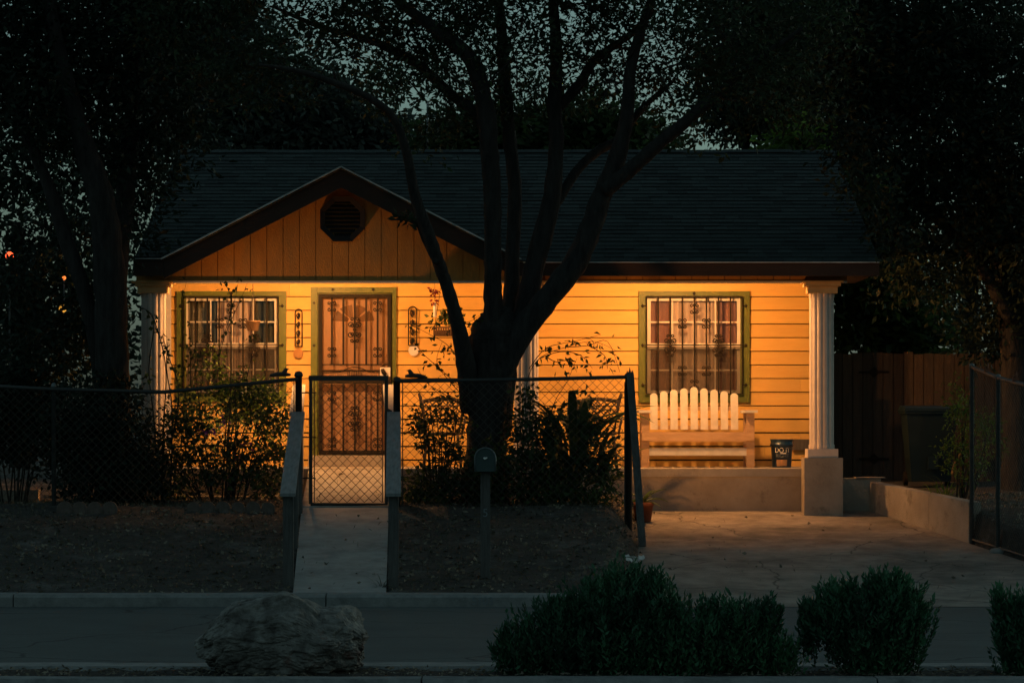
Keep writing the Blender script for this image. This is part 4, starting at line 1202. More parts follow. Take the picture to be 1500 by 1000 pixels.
# ------------------------------------------------------------------ trees
def limb(mb, pts, Y0, Y1, wpx, sub=6, wob=.085, sides=14):
    n = len(pts)
    P = [at(p, q, lerp(Y0, Y1, i/(n-1))) for i, (p, q) in enumerate(pts)]
    mb.tube(P, [x/2/F*lerp(Y0, Y1, i/(n-1)) for i, x in enumerate(wpx)], sides, sub=sub, wob=wob)
    return P
TY = 36.3
tree = thing('tree', (ax(714, TY), TY, .92), 'big spreading multi-stemmed tree in front of the porch behind the fence', 'tree')
tk = MB()
limb(tk, [(712, 765), (712, 720), (712, 660), (714, 600), (718, 550), (723, 510), (728, 480), (732, 458), (733, 447)], TY, TY, [96, 74, 58, 56, 66, 80, 72, 44, 8], sides=18)
limb(tk, [(708, 640), (706, 560), (712, 520), (721, 470), (722, 420), (722, 373), (721, 280), (716, 210), (712, 165), (693, 93), (655, 55), (600, 15), (540, -40)], TY, TY-.6, [38, 36, 34, 29, 26, 26, 26, 28, 27, 24, 20, 15, 9])
limb(tk, [(690, 600), (684, 545), (676, 500), (664, 450), (648, 400), (634, 362), (609, 290), (596, 225), (576, 173), (543, 145), (497, 124), (440, 105), (380, 95)], TY, TY-2.6, [32, 30, 24, 20, 18, 19, 16, 14, 12, 11, 10, 8, 4])
limb(tk, [(640, 385), (622, 352), (612, 330), (598, 322), (572, 322)], TY-1.05, TY-1.15, [11, 8, 6, 4, 2])
limb(tk, [(726, 640), (736, 560), (742, 500), (748, 450), (751, 373), (754, 280), (746, 200), (740, 130), (736, 60), (728, -20), (716, -120)], TY+.1, TY+.9, [40, 42, 36, 26, 21, 20, 20, 19, 17, 14, 9])
limb(tk, [(724, 640), (730, 560), (750, 500), (768, 460), (782, 395), (806, 300), (815, 215), (812, 150), (815, 80), (810, 0), (800, -100)], TY+.05, TY+.3, [34, 36, 38, 34, 31, 27, 22, 21, 18, 15, 9])
limb(tk, [(720, 640), (727, 565), (758, 497), (802, 437), (848, 376), (880, 292), (906, 225), (918, 170), (924, 100), (944, 30), (975, -60)], TY-.05, TY-.5, [34, 34, 38, 36, 34, 30, 25, 21, 17, 13, 8])
limb(tk, [(885, 280), (925, 247), (960, 215), (1000, 182), (1050, 140), (1110, 88), (1180, 40)], TY-.35, TY-1.2, [24, 21, 20, 18, 15, 11, 6])
limb(tk, [(800, 318), (822, 286), (845, 250), (875, 222), (908, 202), (940, 160), (985, 120)], TY+.2, TY+1.0, [20, 15, 14, 14, 12, 10, 5])
limb(tk, [(818, 158), (848, 124), (868, 92), (890, 74), (925, 50), (960, 15)], TY+.3, TY, [16, 15, 14, 12, 9, 5])
limb(tk, [(712, 190), (690, 160), (660, 138), (610, 94), (545, 60), (470, 40), (400, 10)], TY, TY+.9, [18, 17, 16, 15, 11, 8, 4])
for _ in range(320):      # twigs through the crown
    p = at(random.uniform(330, 1130), random.uniform(-140, 150), TY+random.uniform(-1.6, 1.6))
    d = Vector((random.uniform(-.5, .5), random.uniform(-.4, .4), random.uniform(-.25, .5)))
    tk.tube([p, p+d*.5+Vector((0, 0, .05)), p+d], [.012, .008, .003], 5)
tk.build('trunk', M['bark'], tree)
def pc_(px, py, dY, rx, rz, ry=None): return (at(px, py, TY+dY), (rx, ry or rx, rz))
cl = [pc_(300, 40, -.8, .9, .7), pc_(420, -30, .3, 1.0, .8), pc_(520, 60, .9, .6, .45), pc_(380, 110, -.9, .8, .45), pc_(640, -60, -.5, .9, .7), pc_(600, 30, .4, .65, .4),
      pc_(700, 60, .6, .6, .5), pc_(690, 150, .3, .45, .4), pc_(760, -40, .5, .9, .6), pc_(780, 70, -.6, .45, .4), pc_(850, -60, -.4, .9, .65), pc_(760, 140, .5, .3, .3),
      pc_(900, 40, .4, .55, .4), pc_(870, 140, .8, .35, .2), pc_(980, -10, -.4, .9, .7), pc_(1010, 90, .3, .6, .5), pc_(960, 150, .9, .3, .25), pc_(1080, 40, -1, .9, .7), pc_(1080, 130, -1, .7, .4), pc_(1180, 60, -.6, .9, .9),
      pc_(560, 120, -1.1, .35, .22), pc_(650, 190, .2, .3, .22), pc_(480, -120, .5, 1.3, .8), pc_(900, -160, .5, 1.5, .8), pc_(690, -200, 0, 1.5, .8), pc_(1130, 170, -.8, .5, .25), pc_(620, 200, .6, .35, .22)]
cl += [pc_(610, 90, .6, .5, .35), pc_(650, 120, -.4, .3, .25), pc_(570, 150, .8, .4, .22), pc_(730, 110, -.5, .4, .3), pc_(830, 30, .2, .5, .45), pc_(850, 90, -.4, .3, .25), pc_(940, 100, .2, .4, .3),
       pc_(800, 130, .8, .35, .2), pc_(900, 110, .7, .35, .25), pc_(640, 10, .3, .6, .4), pc_(700, 20, -.6, .6, .4), pc_(1010, 195, .3, .3, .13), pc_(1060, 200, -.3, .3, .15), pc_(520, 20, .2, .7, .5)]
P, D = clump_points(cl, 43000, per=24, sig=.12, shell=.15)
leaves('crown', P, D, .088, .036, M['leaf_oak'], tree)
P, D = clump_points([(at(600, 326, TY-1.12), (.16, .08, .05)), (at(585, 322, TY-1.12), (.10, .06, .04))], 40, per=8, sig=.04)
leaves('sprig', P, D, .10, .045, M['leaf_oak'], tree)

def simple_tree(name, px, Y, base_z, label, trunk, clumps, n, m, ll=.10, lw=.045, per=26, sig=.15, cat='tree', group=None, shell=.2):
    t = thing(name, (ax(px, Y), Y, base_z), label, cat, group)
    tb_ = MB()
    for pts, wp, dy in trunk: limb(tb_, pts, Y, Y+dy, wp)
    tb_.build('trunk', M['bark'], t)
    P, D = clump_points([(at(a, b, Y+dy), (rx, ry, rz)) for a, b, dy, rx, ry, rz in clumps], n, per=per, sig=sig, shell=shell)
    leaves('crown', P, D, ll, lw, m, t)
    return t
simple_tree('tree', 168, 36.9, .95, 'dark tall tree on the left between fence and house corner',
            [([(166, 770), (166, 650), (164, 520), (160, 400), (150, 300), (120, 200), (90, 90), (60, -60)], [64, 54, 50, 46, 40, 30, 22, 12], -.6),
             ([(166, 430), (178, 330), (190, 220), (196, 110), (210, -60)], [34, 30, 26, 20, 10], .5),
             ([(150, 560), (130, 450), (96, 350), (70, 270), (30, 180), (-20, 60)], [26, 24, 22, 18, 14, 8], -.4)],
            [(0, 60, 0, 1.0, 1.0, 1.0), (120, 20, .3, 1.1, 1, 1.0), (230, 90, .2, .75, .8, 1.0), (40, 150, -.4, .8, .8, .6), (150, 190, .3, .6, .7, .7), (235, 240, .4, .5, .5, .6), (190, 320, .3, .33, .4, .42), (110, 330, .8, .5, .4, .3),
             (280, -30, .3, 1.0, .8, .7), (40, 400, .6, .6, .5, .4), (130, 470, .5, .36, .4, .5), (90, 500, .4, .5, .5, .4), (20, 510, .2, .5, .4, .4), (0, -150, 0, 1.6, 1.2, .9), (230, -170, 0, 1.6, 1.2, .8), (270, 190, .8, .4, .4, .4)],
            38000, M["leaf_dark"])
simple_tree('tree', 1395, 39.0, 1.1, 'dark dense tree on the right overhanging the board fence',
            [([(1490, 760), (1490, 600), (1480, 450), (1450, 300), (1400, 150), (1350, -20)], [50, 44, 40, 34, 24, 12], .5),
             ([(1482, 470), (1430, 380), (1355, 300), (1290, 200), (1240, 100)], [22, 18, 15, 12, 7], -.2)],
            [(1300, 60, -.8, 1.0, 1, .8), (1420, 40, -.2, 1.1, 1, 1.0), (1500, 150, -.4, 1.0, 1, 1.0), (1350, 190, -.6, .9, .8, .8), (1270, 170, -.9, .55, .7, .55), (1430, 280, -.2, .9, .8, .8), (1340, 320, 0, .55, .6, .5), (1500, 330, .2, .8, .7, .8), (1390, 400, .3, .75, .6, .45), (1500, 470, .4, .7, .6, .6),
             (1440, 490, .5, .5, .5, .35), (1320, 420, .6, .32, .4, .32), (1260, -60, -.8, 1.2, 1, .7), (1450, -130, 0, 1.7, 1.3, .9), (1560, 300, 0, 1, 1, 1.6), (1330, -200, 0, 1.6, 1, .8), (1220, 60, -1.2, .6, .6, .5), (1268, 262, -1.7, .26, .35, .32), (1262, 205, -1.5, .42, .5, .22), (1300, 350, -1.6, .25, .3, .3)],
            54000, M['leaf_dark'])
far = [(30, 54, 'leftmost dark background tree beyond the garden at far left', [(30, 330, 0, 1.6, 1.5, 2.0), (-30, 150, 0, 1.9, 1.5, 2.0), (120, 120, .5, 1.5, 1.5, 1.8), (110, 430, .5, 1.5, 1.3, 1.4), (-20, 480, 0, 1.5, 1.2, 1.2), (170, 280, 1, 1.0, 1.2, 1.2), (60, 560, 0, 2, 1, 1)], 'leaf_dark', 15000),
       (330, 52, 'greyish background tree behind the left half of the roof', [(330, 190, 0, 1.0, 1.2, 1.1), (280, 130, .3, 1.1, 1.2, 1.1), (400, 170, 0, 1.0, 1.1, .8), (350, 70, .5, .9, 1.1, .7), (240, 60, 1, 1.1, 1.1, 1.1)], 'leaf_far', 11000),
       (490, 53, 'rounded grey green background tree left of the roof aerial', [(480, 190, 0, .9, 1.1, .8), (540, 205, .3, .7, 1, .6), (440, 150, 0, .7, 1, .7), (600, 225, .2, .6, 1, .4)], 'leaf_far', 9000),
       (690, 50, 'low green tree behind the roof right of the aerial', [(660, 215, 0, .6, .8, .45), (720, 205, 0, .6, .8, .5)], 'leaf_shrub', 5200),
       (850, 50.5, 'low yellowish green tree behind the roof between two tree limbs', [(800, 205, 0, .6, .8, .45), (870, 195, 0, .6, .8, .55), (935, 215, 0, .5, .8, .4)], 'leaf_shrub', 7000),
       (1120, 55, 'dark background tree behind the right half of the roof', [(1080, 150, 0, .7, 1.2, .6), (1150, 130, 0, 1.0, 1.2, .9), (1200, 210, .5, .9, 1, .5), (1120, 40, .5, 1.0, 1.1, .9), (1210, 60, 0, 1.2, 1, 1.2)], 'leaf_dark', 14000),
       (1180, 47.5, 'small bright green bush top peeking over the right end of roof ridge', [(1175, 208, 0, .25, .4, .14), (1160, 215, 0, .2, .4, .1)], 'leaf_bright', 900),
       (1290, 44, 'leafy tree beside the right end of the roof above the board fence', [(1270, 300, 0, .22, .5, .35), (1290, 350, .3, .3, .5, .4), (1265, 430, 0, .32, .5, .35), (1310, 440, .4, .4, .5, .5), (1255, 490, 0, .22, .4, .25), (1330, 500, .2, .4, .4, .3)], 'leaf_shrub', 6500),
       (1420, 56, 'rightmost dark background tree beyond the board fence', [(1400, 200, 0, 2.0, 1.5, 2.4), (1490, 400, 0, 1.7, 1.3, 1.7), (1330, 420, .5, 1.0, 1.1, 1.1), (1500, 60, 0, 2, 1.3, 1.6), (1280, 100, 0, 1.3, 1.2, 1.3)], 'leaf_dark', 16000)]
for px, Y, lab, cls, mm, n_ in far:
    a0 = cls[0]
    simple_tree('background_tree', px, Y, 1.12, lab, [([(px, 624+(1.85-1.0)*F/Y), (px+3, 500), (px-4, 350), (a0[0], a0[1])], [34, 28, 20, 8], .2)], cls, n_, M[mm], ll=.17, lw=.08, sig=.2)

# ------------------------------------------------------------------ shrubs and plants
def shrub(name, px, Y, bz, label, clumps, n, m, ll=.06, lw=.035, stems=10, per=14, sig=.07, cat='shrub', group=None, shell=.0, part='foliage'):
    t = thing(name, (ax(px, Y), Y, bz), label, cat, group)
    b = MB(); C = [(at(a, c, Y+dy), (rx, ry, rz)) for a, c, dy, rx, ry, rz in clumps]
    for i in range(stems):
        cc, rr = random.choice(C)
        e = cc+Vector((random.uniform(-1, 1)*rr[0]*.8, random.uniform(-1, 1)*rr[1]*.8, random.uniform(-.2, .9)*rr[2]))
        s_ = Vector((lerp(ax(px, Y), e.x, .35)+random.uniform(-.05, .05), Y+random.uniform(-.08, .08), bz-.05))
        mid = s_.lerp(e, .55)+Vector((random.uniform(-.06, .06), random.uniform(-.06, .06), .06))
        b.tube([s_, mid, e], [.012, .008, .003], 5, sub=3)
    b.build('stems', M['twig'], t)
    P, D = clump_points(C, n, per=per, sig=sig, shell=shell)
    keep = P[:, 2] > bz-.02
    leaves(part, P[keep], D[keep], ll, lw, m, t)
    return t, C
# left flowering bush
sb, C = shrub('flowering_bush', 325, 36.8, .95, 'sunlit green flowering bush behind the fence left of the gate' if False else 'leafy flowering bush glowing green in porch light left of the gate',
      [(285, 600, .1, .26, .3, .30), (350, 600, .2, .30, .3, .22), (395, 615, 0, .22, .3, .26), (265, 650, 0, .28, .3, .40), (330, 680, -.1, .45, .35, .38), (395, 690, -.1, .28, .3, .33), (295, 540, .1, .18, .2, .24), (345, 560, .1, .2, .2, .14), (250, 700, 0, .25, .3, .38), (375, 570, .1, .2, .2, .12)],
      4600, M['leaf_shrub'], ll=.065, lw=.042, stems=26)
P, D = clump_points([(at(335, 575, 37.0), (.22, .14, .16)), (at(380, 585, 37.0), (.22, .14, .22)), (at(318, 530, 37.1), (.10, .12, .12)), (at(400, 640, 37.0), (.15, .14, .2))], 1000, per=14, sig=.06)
leaves('lit_tint_leaves', P, D, .055, .036, M['leaf_bright'], sb)  # lit glow put into the colour: brighter leaf than the rest of the bush
P, D = clump_points([(at(330, 640, 36.6), (.5, .3, .4))], 40, per=8, sig=.03); leaves('blossom', P, D, .045, .04, M['pinkpetal'], sb)
# tall vine sprays
def spray(name, px, Y, bz, label, stems, leafn, ll, lw, m=M['leaf_shrub'], lat=.03, cat='vine', r=.006):
    t = thing(name, (ax(px, Y), Y, bz), label, cat)
    b = MB(); Pl, Dl = [], []
    for st_ in stems:
        pts = [at(p, q, Y+random.uniform(-.06, .06)) for p, q in st_]
        b.tube(pts, [lerp(r, r*.35, i/(len(pts)-1)) for i in range(len(pts))], 5, sub=4)
        for k in range(leafn):
            u = random.uniform(.25, 1)*(len(pts)-1); i = min(int(u), len(pts)-2)
            p = pts[i].lerp(pts[i+1], u-i)
            Pl.append(p+Vector((random.gauss(0, lat), random.gauss(0, lat), random.gauss(0, lat)))); Dl.append((random.gauss(0, 1), random.gauss(0, .6), random.gauss(-.5, .8)))
    b.build('stems', M['twig'], t)
    leaves('leaves', np.array([tuple(p) for p in Pl]), np.array(Dl), ll, lw, m, t)
    return t
spray('climbing_vine', 322, 36.9, .95, 'thin vine shoots climbing in front of the left window',
      [[(318, 560), (322, 510), (335, 470), (345, 435), (350, 405)], [(335, 470), (340, 440), (332, 420), (325, 412)], [(322, 520), (330, 490), (352, 440), (362, 415)], [(268, 570), (268, 500), (269, 440), (273, 412)], [(280, 570), (278, 500), (276, 440)], [(360, 560), (372, 500), (362, 470)]], 11, .055, .04)
spray('climbing_rose', 240, 36.7, .95, 'sparse dark rose canes climbing beside the left column',
      [[(232, 740), (226, 620), (218, 540), (226, 470), (208, 450)], [(236, 740), (240, 620), (243, 540), (230, 480), (217, 455)], [(240, 700), (262, 580), (246, 520), (238, 490)], [(250, 720), (252, 600), (244, 540), (246, 500)]], 13, .07, .05, r=.011)
shrub('hedge_shrub', 150, 36.3, .95, 'dark tangled shrub behind the fence at the foot of the left tree',
      [(110, 640, 0, .5, .4, .6), (180, 650, 0, .45, .4, .65), (195, 700, .1, .28, .3, .42), (140, 700, -.2, .5, .3, .35), (160, 570, .2, .28, .3, .3)], 9000, M['leaf_dark'], ll=.07, lw=.04, stems=20)
shrub('hedge_shrub', 20, 36.5, .95, 'dark shrub behind the fence at the far left edge',
      [(20, 610, .2, .5, .4, .6), (60, 640, 0, .35, .3, .5), (-30, 620, 0, .5, .4, .6), (50, 560, .2, .4, .3, .35)], 7000, M['leaf_dark'], ll=.07, lw=.04, stems=14)
# centre left
shrub('garden_shrub', 640, 36.1, .95, 'loose leafy shrub between the gate and the big tree trunk',
      [(628, 640, 0, .20, .2, .25), (618, 700, 0, .14, .2, .25), (655, 690, 0, .25, .25, .28), (612, 610, .1, .10, .15, .2), (665, 620, 0, .16, .15, .35), (640, 600, .1, .2, .15, .15), (630, 730, -.1, .35, .25, .2), (655, 660, 0, .12, .1, .12)],
      1750, M['leaf_shrub'], ll=.062, lw=.038, stems=24, sig=.05)
spray('climbing_vine', 690, 36.05, .95, 'leafy bougainvillea vine arching left from the big tree trunk',
      [[(690, 600), (680, 520), (672, 480), (690, 470), (702, 462)], [(688, 560), (660, 510), (630, 490), (600, 475)], [(690, 580), (650, 545), (622, 520), (605, 500)], [(690, 590), (660, 560), (640, 530), (648, 500)], [(690, 560), (672, 530), (664, 500), (660, 470)], [(690, 600), (655, 580), (625, 560), (612, 540)], [(676, 520), (682, 495), (675, 470), (665, 455)]], 20, .06, .04, lat=.04)
# centre right: big strap-leaved canes
def strap_plant(name, px, Y, bz, label, n, L, Wd, spread, hx, m, cat='plant', low=0.0, up=1.0, seedpts=None, parent=None, part='leaves'):
    t = parent or thing(name, (ax(px, Y), Y, bz), label, cat)
    b = MB()
    for i in range(n):
        a = random.uniform(0, 2*math.pi); rr = random.uniform(0, hx)
        base = Vector((ax(px, Y)+rr*math.cos(a), Y+.6*rr*math.sin(a), bz+random.uniform(0, low)))
        l = L*random.uniform(.6, 1.15); el = random.uniform(R(30), R(82))*up
        a2 = a+random.gauss(0, .5); h = Vector((math.cos(a2), .7*math.sin(a2), 0))
        pts = []; k = 7; p = base.copy(); e = el
        for j in range(k+1):
            pts.append(p.copy()); p = p+(h*math.cos(e)+Vector((0, 0, math.sin(e))))*(l/k); e -= spread*random.uniform(.5, 1.4)/k
        side = Vector((-h.y, h.x, 0)).normalized()
        v = []
        for j, q_ in enumerate(pts):
            u = j/k; wdt = Wd*(.55+1.2*u-1.75*u*u+.02)*1.0 if u < .95 else .002
            v += [q_-side*wdt*.5+Vector((0, 0, wdt*.18)), q_, q_+side*wdt*.5+Vector((0, 0, wdt*.18))]
        f = []
        for j in range(k): f += [(3*j, 3*j+1, 3*j+4, 3*j+3), (3*j+1, 3*j+2, 3*j+5, 3*j+4)]
        b.add(v, f, True)
    b.build(part, m, t)
    return t
sp_ = strap_plant('strap_leaf_plant', 838, 36.2, 1.0, 'tall dark strap-leaved plant in front of the right patio chair', 66, .9, .135, 1.25, .40, M['leaf_strap'], low=.85)
P, D = clump_points([(at(835, 640, 36.2), (.35, .3, .35)), (at(800, 600, 36.2), (.15, .2, .2)), (at(870, 670, 36.2), (.35, .3, .35)), (at(850, 575, 36.2), (.10, .1, .15)), (at(880, 640, 36.2), (.2, .2, .3)), (at(860, 610, 36.2), (.3, .2, .15))], 620, per=12, sig=.06)
leaves('side_leaves', P, D, .085, .045, M['leaf_strap'], sp_)
shrub('garden_shrub', 760, 36.0, .95, 'dark shrub crowding the foot of the big tree trunk',
      [(720, 690, -.2, .35, .3, .35), (780, 660, 0, .3, .25, .5), (770, 600, .1, .14, .15, .25), (690, 720, -.2, .3, .2, .2), (800, 720, -.1, .4, .3, .25), (860, 735, -.1, .45, .25, .22), (870, 690, 0, .3, .2, .2), (610, 735, 0, .2, .2, .15)], 5200, M['leaf_shrub'], ll=.065, lw=.04, stems=24, sig=.06)
spray('arching_branch', 800, 36.3, 1.0, 'thin arching branch with pointed leaves in front of the yellow siding right of trunk',
      [[(770, 620), (772, 560), (790, 525), (830, 508), (870, 500), (905, 515)], [(790, 525), (820, 515), (850, 520), (868, 540)], [(830, 508), (862, 506), (890, 500), (908, 545)], [(800, 522), (815, 530), (835, 528), (845, 545)], [(775, 540), (800, 510), (840, 500), (880, 490)], [(860, 505), (885, 520), (890, 540)], [(800, 640), (812, 590), (830, 560), (845, 525)]], 15, .085, .035, lat=.035)
b = None
# potted agave
pp = at(942, 746, 37.0); pp.z = drive_z(37.0)+.001
ag = thing('potted_agave', pp, 'small terracotta pot with dark spiky leaves beside the porch wall', 'potted plant')
b = MB(); b.lathe(pp, [(.085, 0), (.095, .005), (.12, .19), (.135, .192), (.135, .235), (.12, .235), (.11, .17)], 20); b.build('pot', M['terracotta'], ag)
strap_plant('', ax(0, 1), 37.0, 0, '', 0, .1, .1, 1, .1, M['leaf_strap'], parent=ag) if False else None
def agave_at(c, n, L, Wd, parent):
    b = MB()
    for i in range(n):
        a = 2*math.pi*i/n+random.uniform(-.2, .2); e = R(random.uniform(10, 60)); h = Vector((math.cos(a), math.sin(a), 0)); side = Vector((-h.y, h.x, 0))
        p = c.copy(); v = []; k = 6; l = L*random.uniform(.7, 1.1)
        for j in range(k+1):
            u = j/k; wd = Wd*(1-u**1.6)*(.7+.6*u)
            v += [p-side*wd/2+Vector((0, 0, wd*.3)), p-Vector((0, 0, .004)), p+side*wd/2+Vector((0, 0, wd*.3))]
            p = p+(h*math.cos(e)+Vector((0, 0, math.sin(e))))*(l/k); e -= R(9)
        f = []
        for j in range(k): f += [(3*j, 3*j+1, 3*j+4, 3*j+3), (3*j+1, 3*j+2, 3*j+5, 3*j+4)]
        b.add(v, f, True)
    b.build('leaves', M['leaf_strap'], parent)
agave_at(pp+Vector((0, 0, .22)), 13, .36, .06, ag)

# plants behind the retaining wall
shrub('garden_shrub', 1405, 36.4, 1.0, 'light green leafy shrub behind the retaining wall by the mesh fence',
      [(1405, 620, 0, .14, .2, .35), (1412, 580, .1, .12, .15, .25), (1400, 660, 0, .18, .2, .25), (1420, 690, -.1, .2, .2, .2), (1440, 640, .2, .25, .25, .4)], 1500, M['leaf_bright'], ll=.06, lw=.02, stems=12, sig=.06)
strap_plant('grass_tuft', 1385, 36.5, 1.02, 'tuft of arching grass blades on the ground behind the retaining wall', 34, .38, .018, 1.6, .16, M['leaf_bright'], cat='grass tuft')
strap_plant('grass_tuft', 558, 31.3, .2, 'small grass tuft at the foot of the right handrail', 16, .2, .012, 1.2, .05, M['grass'], cat='grass tuft')
b = MB(); p0 = at(1396, 694, 36.6); 
b.tube([p0, at(1403, 672, 36.5), at(1412, 660, 36.4)], [.028, .03, .006], 6, sub=3)
tag(b.build('dry_leaf', M['label'], None, p0), 'single long dry leaf lit pale behind the retaining wall', 'leaf')

# foreground bushes on the median
def upright_bush(px, Y, bz, label, domes, nshoot, per_leaf):
    t = thing('bush', (ax(px, Y), Y, bz), label, 'bush', 'bushy shrubs on the median')
    b = MB(); PL, DL = [], []
    domes = list(domes)
    for _ in range(18):
        d = random.choice(domes); a = random.uniform(-.2, math.pi+.2); k_ = random.uniform(.25, .55)
        domes.append((d[0]+math.cos(a)*d[2]*1.05*F/Y, d[1]-math.sin(a)*d[4]*.92*F/Y+4, d[2]*k_, d[3]*k_, d[4]*k_))
    wts = [d[2]*d[4] for d in domes]
    for i in range(nshoot):
        dpx, dpy, rx, ry, rz = random.choices(domes, wts)[0]
        c = at(dpx, dpy, Y); 
        while True:
            u = Vector((random.uniform(-1, 1), random.uniform(-1, 1), random.uniform(-1, 1)))
            if u.length <= 1: break
        u = u.normalized()*(u.length**.6)*random.choice((.7, .95, 1, 1.08, 1.32))
        tip = c+Vector((u.x*rx, u.y*ry, u.z*rz))
        if tip.z < bz+.03: continue
        l = random.uniform(.10, .32); dr = Vector((u.x*.35+random.gauss(0, .12), u.y*.35+random.gauss(0, .12), .9)).normalized()
        base = tip-dr*l
        if i % 3 == 0: b.tube([base, tip], [.004, .0015], 4, caps=False)
        for k in range(per_leaf):
            s_ = k/per_leaf; p = base.lerp(tip, s_)
            a = k*2.4+i; o = Vector((math.cos(a), math.sin(a), 0))
            PL.append(tuple(p)); DL.append(tuple(o*.9*(1-s_*.6)+dr*(.55+.6*s_)))
    for i in range(14):
        d = random.choice(domes); e = at(d[0], d[1], Y)+Vector((random.uniform(-.6, .6)*d[2], random.uniform(-.6, .6)*d[3], random.uniform(0, .5)*d[4]))
        s_ = Vector((lerp(ax(px, Y), e.x, .6), Y, bz-.02)); b.tube([s_, s_.lerp(e, .5)+Vector((0, 0, .05)), e], [.012, .009, .004], 5)
    b.build('stems', M['twig'], t)
    leaves('foliage', np.array(PL), np.array(DL), .048, .019, M['leaf_sage'], t, fold=.2)
upright_bush(940, 21.0, .17, 'largest spreading dark green bush on the median in front of the driveway edge',
             [(905, 905, .40, .3, .34), (810, 920, .30, .25, .22), (900, 865, .20, .2, .18), (960, 880, .2, .2, .2), (1000, 925, .35, .28, .26), (1080, 915, .26, .25, .22), (1130, 945, .2, .2, .16), (770, 945, .16, .2, .12), (950, 955, .85, .25, .12), (840, 885, .12, .15, .14)], 2700, 13)
upright_bush(1275, 21.0, .17, 'rounded dark bush on the median in front of the driveway, second from the right',
             [(1275, 895, .37, .3, .24), (1305, 868, .20, .2, .15), (1228, 885, .18, .2, .18), (1330, 900, .16, .2, .18), (1285, 940, .27, .25, .16), (1290, 968, .17, .2, .12)], 1350, 13)
upright_bush(1510, 21.0, .17, 'dark bush on the median cut off by the right edge of the view',
             [(1515, 920, .28, .28, .28), (1500, 890, .16, .2, .14), (1530, 960, .3, .25, .2)], 900, 13)
# crumpled paper caught in the big bush
b = MB()
for i in range(26):
    c = at(928, 818, 21.05)+Vector((random.gauss(0, .03), random.gauss(0, .015), random.gauss(0, .012)))
    d1 = Vector((random.gauss(0, 1), random.gauss(0, 1), random.gauss(0, 1))).normalized()*.022; d2 = d1.cross(Vector((random.gauss(0, 1), 1, random.gauss(0, 1)))).normalized()*.016
    b.add([c-d1, c-d2, c+d1, c+d2], [(0, 1, 2, 3)])
tag(b.build('blossom_cluster', M['plate'], None, at(928, 818, 21.05)), 'pale flower cluster at the top of the largest median bush', 'flowers')

# leaf litter and dry grass over the yard
def litter(name, n, x0, x1, y0, y1, L, W, m, zf, up):
    X = rng.uniform(x0, x1, n); Y = rng.uniform(y0, y1, n)
    ok = []
    for x, y in zip(X, Y):
        xl, xr = path_x(y) if y > 31 else (0, 0)
        onpath = xl < x < xr and y > 31
        if onpath and random.random() > .03: continue
        if dr_left(y) < x < dr_right(y) and y > 31: 
            if random.random() > .012: continue
            z = drive_z(y)+.006
        else: z = (path_z(y)+.02 if onpath else zf(x, y))
        ok.append((x, y, z+.008))
    P = np.array(ok); D = rng.normal(size=(len(P), 3))*np.array([1, 1, .25])+np.array([0, 0, up])
    o = leaves(name, P, D, L, W, m); o['kind'] = 'stuff'; return o
tag(litter('leaf_litter', 9000, -7, 6.5, 31, 38, .055, .03, M['dry'], ground_z, .15), 'dry fallen leaves scattered over the sloping front yard', 'leaves')
tag(litter('grass', 16000, -7, 7, 31, 37.5, .055, .006, M['grass'], ground_z, 1.1), 'thin dry grass growing over the sloping front yard', 'grass')
X = rng.uniform(-7, 7, 2600); P = np.stack([X, rng.uniform(20.57, 21.34, 2600), np.full(2600, .185)], axis=1)
o = leaves('mulch', P, rng.normal(size=(2600, 3))*np.array([1, 1, .3]), .04, .014, M['dry']); tag(o, 'bark chips and dry leaves covering the median bed', 'mulch', None, 'stuff')

# low garden spotlights that wash the gable, the beam and the capitals from below
def spotlight(X, Y, z, aim, watts, half, label):
    t = thing('garden_spotlight', (X, Y, z), label, 'spotlight', 'garden spotlights in the yard')
    p = Vector((X, Y, z+.12)); d = (Vector(aim)-p).normalized()
    b = MB(); b.tube([(X, Y, z-.12), (X, Y, z+.09)], .009, 6); b.build('stake', M['iron'], t)
    b = MB(); b.tube([p-d*.05, p-d*.045, p+d*.03, p+d*.05], [.02, .036, .042, .045], 14); b.build('housing', M['iron'], t)
    b = MB(); b.tube([p+d*.0505, p+d*.053], .038, 14); b.build('lens', emis('lit_lens', (1, .40, .105), 12), t)
    ld = bpy.data.lights.new('spot_lamp', 'SPOT'); ld.energy = watts; ld.color = (1, .40, .105); ld.spot_size = R(2*half); ld.spot_blend = .9; ld.shadow_soft_size = .035
    lo = bpy.data.objects.new('spot_lamp', ld); col.objects.link(lo); lo.parent = t; lo.location = p+d*.095-wloc(t)
    lo.rotation_euler = (-d).to_track_quat('Z', 'Y').to_euler()
spotlight(-4.0, 37.25, 1.0, (-1.7, 37.75, 4.5), 270, 44, 'small black garden spotlight between the flowering bush and the left porch column')
spotlight(1.36, 36.0, .80, (2.7, 37.75, 3.0), 90, 58, 'small black garden spotlight behind the leaning plank at the fence end')

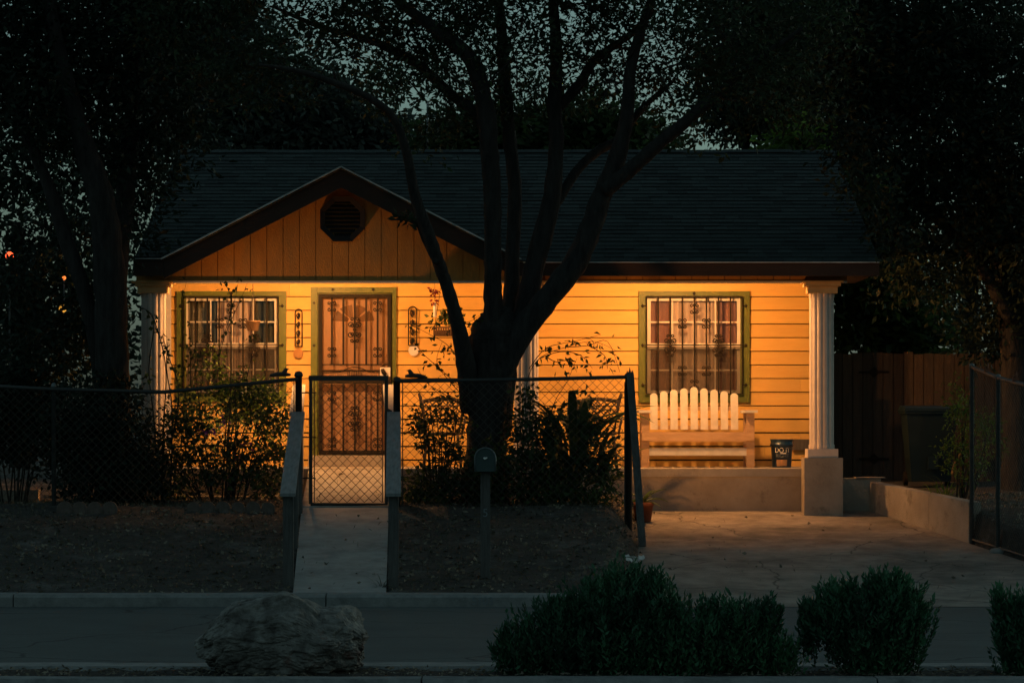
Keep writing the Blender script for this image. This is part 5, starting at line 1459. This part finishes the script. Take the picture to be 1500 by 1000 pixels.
# distant lights seen between the leaves at far left
def far_lamp(px, py, Y, r, c, s_, label):
    p = at(px, py, Y); t = thing('street_light', (p.x, Y, 1.12), label, 'lamp', 'distant lamps at far left')
    b = MB(); b.tube([(p.x, Y, 1.0), (p.x, Y, p.z-r)], .012, 6); b.build('post', M['darkmetal'], t)
    b = MB(); b.lathe((p.x, Y, p.z), [(r*.3, -r), (r*.8, -r*.6), (r, 0), (r*.8, r*.6), (r*.3, r)], 12); b.build('lens', emis('lamp_glow', c, s_), t)
far_lamp(14, 375, 47, .065, (1, .10, .03), 1.6, 'distant red lamp glowing through leaves near the left edge')
far_lamp(94, 407, 47, .03, (1, .22, .04), 1.0, 'tiny distant orange lamp above the amber one at far left')
far_lamp(92, 452, 47, .06, (1, .45, .06), .55, 'distant amber lamp glowing through leaves at far left')

# ------------------------------------------------------------------ light, sky, camera
wd = bpy.data.worlds.new('World'); scene.world = wd; wd.use_nodes = True
N, L = wd.node_tree.nodes, wd.node_tree.links
sky = N.new('ShaderNodeTexSky'); sky.sky_type = 'NISHITA'; sky.sun_disc = False
SUN_EL, SUN_ROT = R(2.5), R(62)
sky.sun_elevation = SUN_EL; sky.sun_rotation = SUN_ROT; sky.altitude = 200; sky.dust_density = 2.5; sky.ozone_density = 2
tint = N.new('ShaderNodeMix'); tint.data_type = 'RGBA'; tint.blend_type = 'MULTIPLY'; tint.inputs[0].default_value = 1
tint.inputs[7].default_value = (.66, 1.0, 1.0, 1)
hsat = N.new('ShaderNodeHueSaturation'); hsat.inputs['Saturation'].default_value = .4
L.new(sky.outputs[0], hsat.inputs['Color']); L.new(hsat.outputs[0], tint.inputs[6]); L.new(tint.outputs[2], N['Background'].inputs['Color'])
N['Background'].inputs['Strength'].default_value = .115
sl_ = bpy.data.lights.new('sun', 'SUN'); sl_.energy = .03; sl_.angle = R(12); sl_.color = (1, .93, .85)
so = bpy.data.objects.new('sun', sl_); col.objects.link(so)
dv_ = Vector((math.sin(SUN_ROT)*math.cos(SUN_EL), math.cos(SUN_ROT)*math.cos(SUN_EL), math.sin(SUN_EL)))
so.rotation_euler = dv_.to_track_quat('Z', 'Y').to_euler(); so.location = (0, 0, 20)

cam = bpy.data.cameras.new('camera'); co = bpy.data.objects.new('camera', cam); col.objects.link(co)
co.location = (0, 0, EYE); co.rotation_euler = (R(90), 0, 0)
cam.sensor_width = 36; cam.lens = 36*F/1500; cam.shift_y = 124/1500; cam.clip_end = 2000; cam.clip_start = .1
scene.camera = co
scene.render.engine = 'CYCLES'
scene.view_settings.view_transform = 'Standard'; scene.view_settings.look = 'None'; scene.view_settings.exposure = .7; scene.view_settings.gamma = 1
scene.cycles.max_bounces = 6; scene.cycles.diffuse_bounces = 4; scene.cycles.transparent_max_bounces = 8
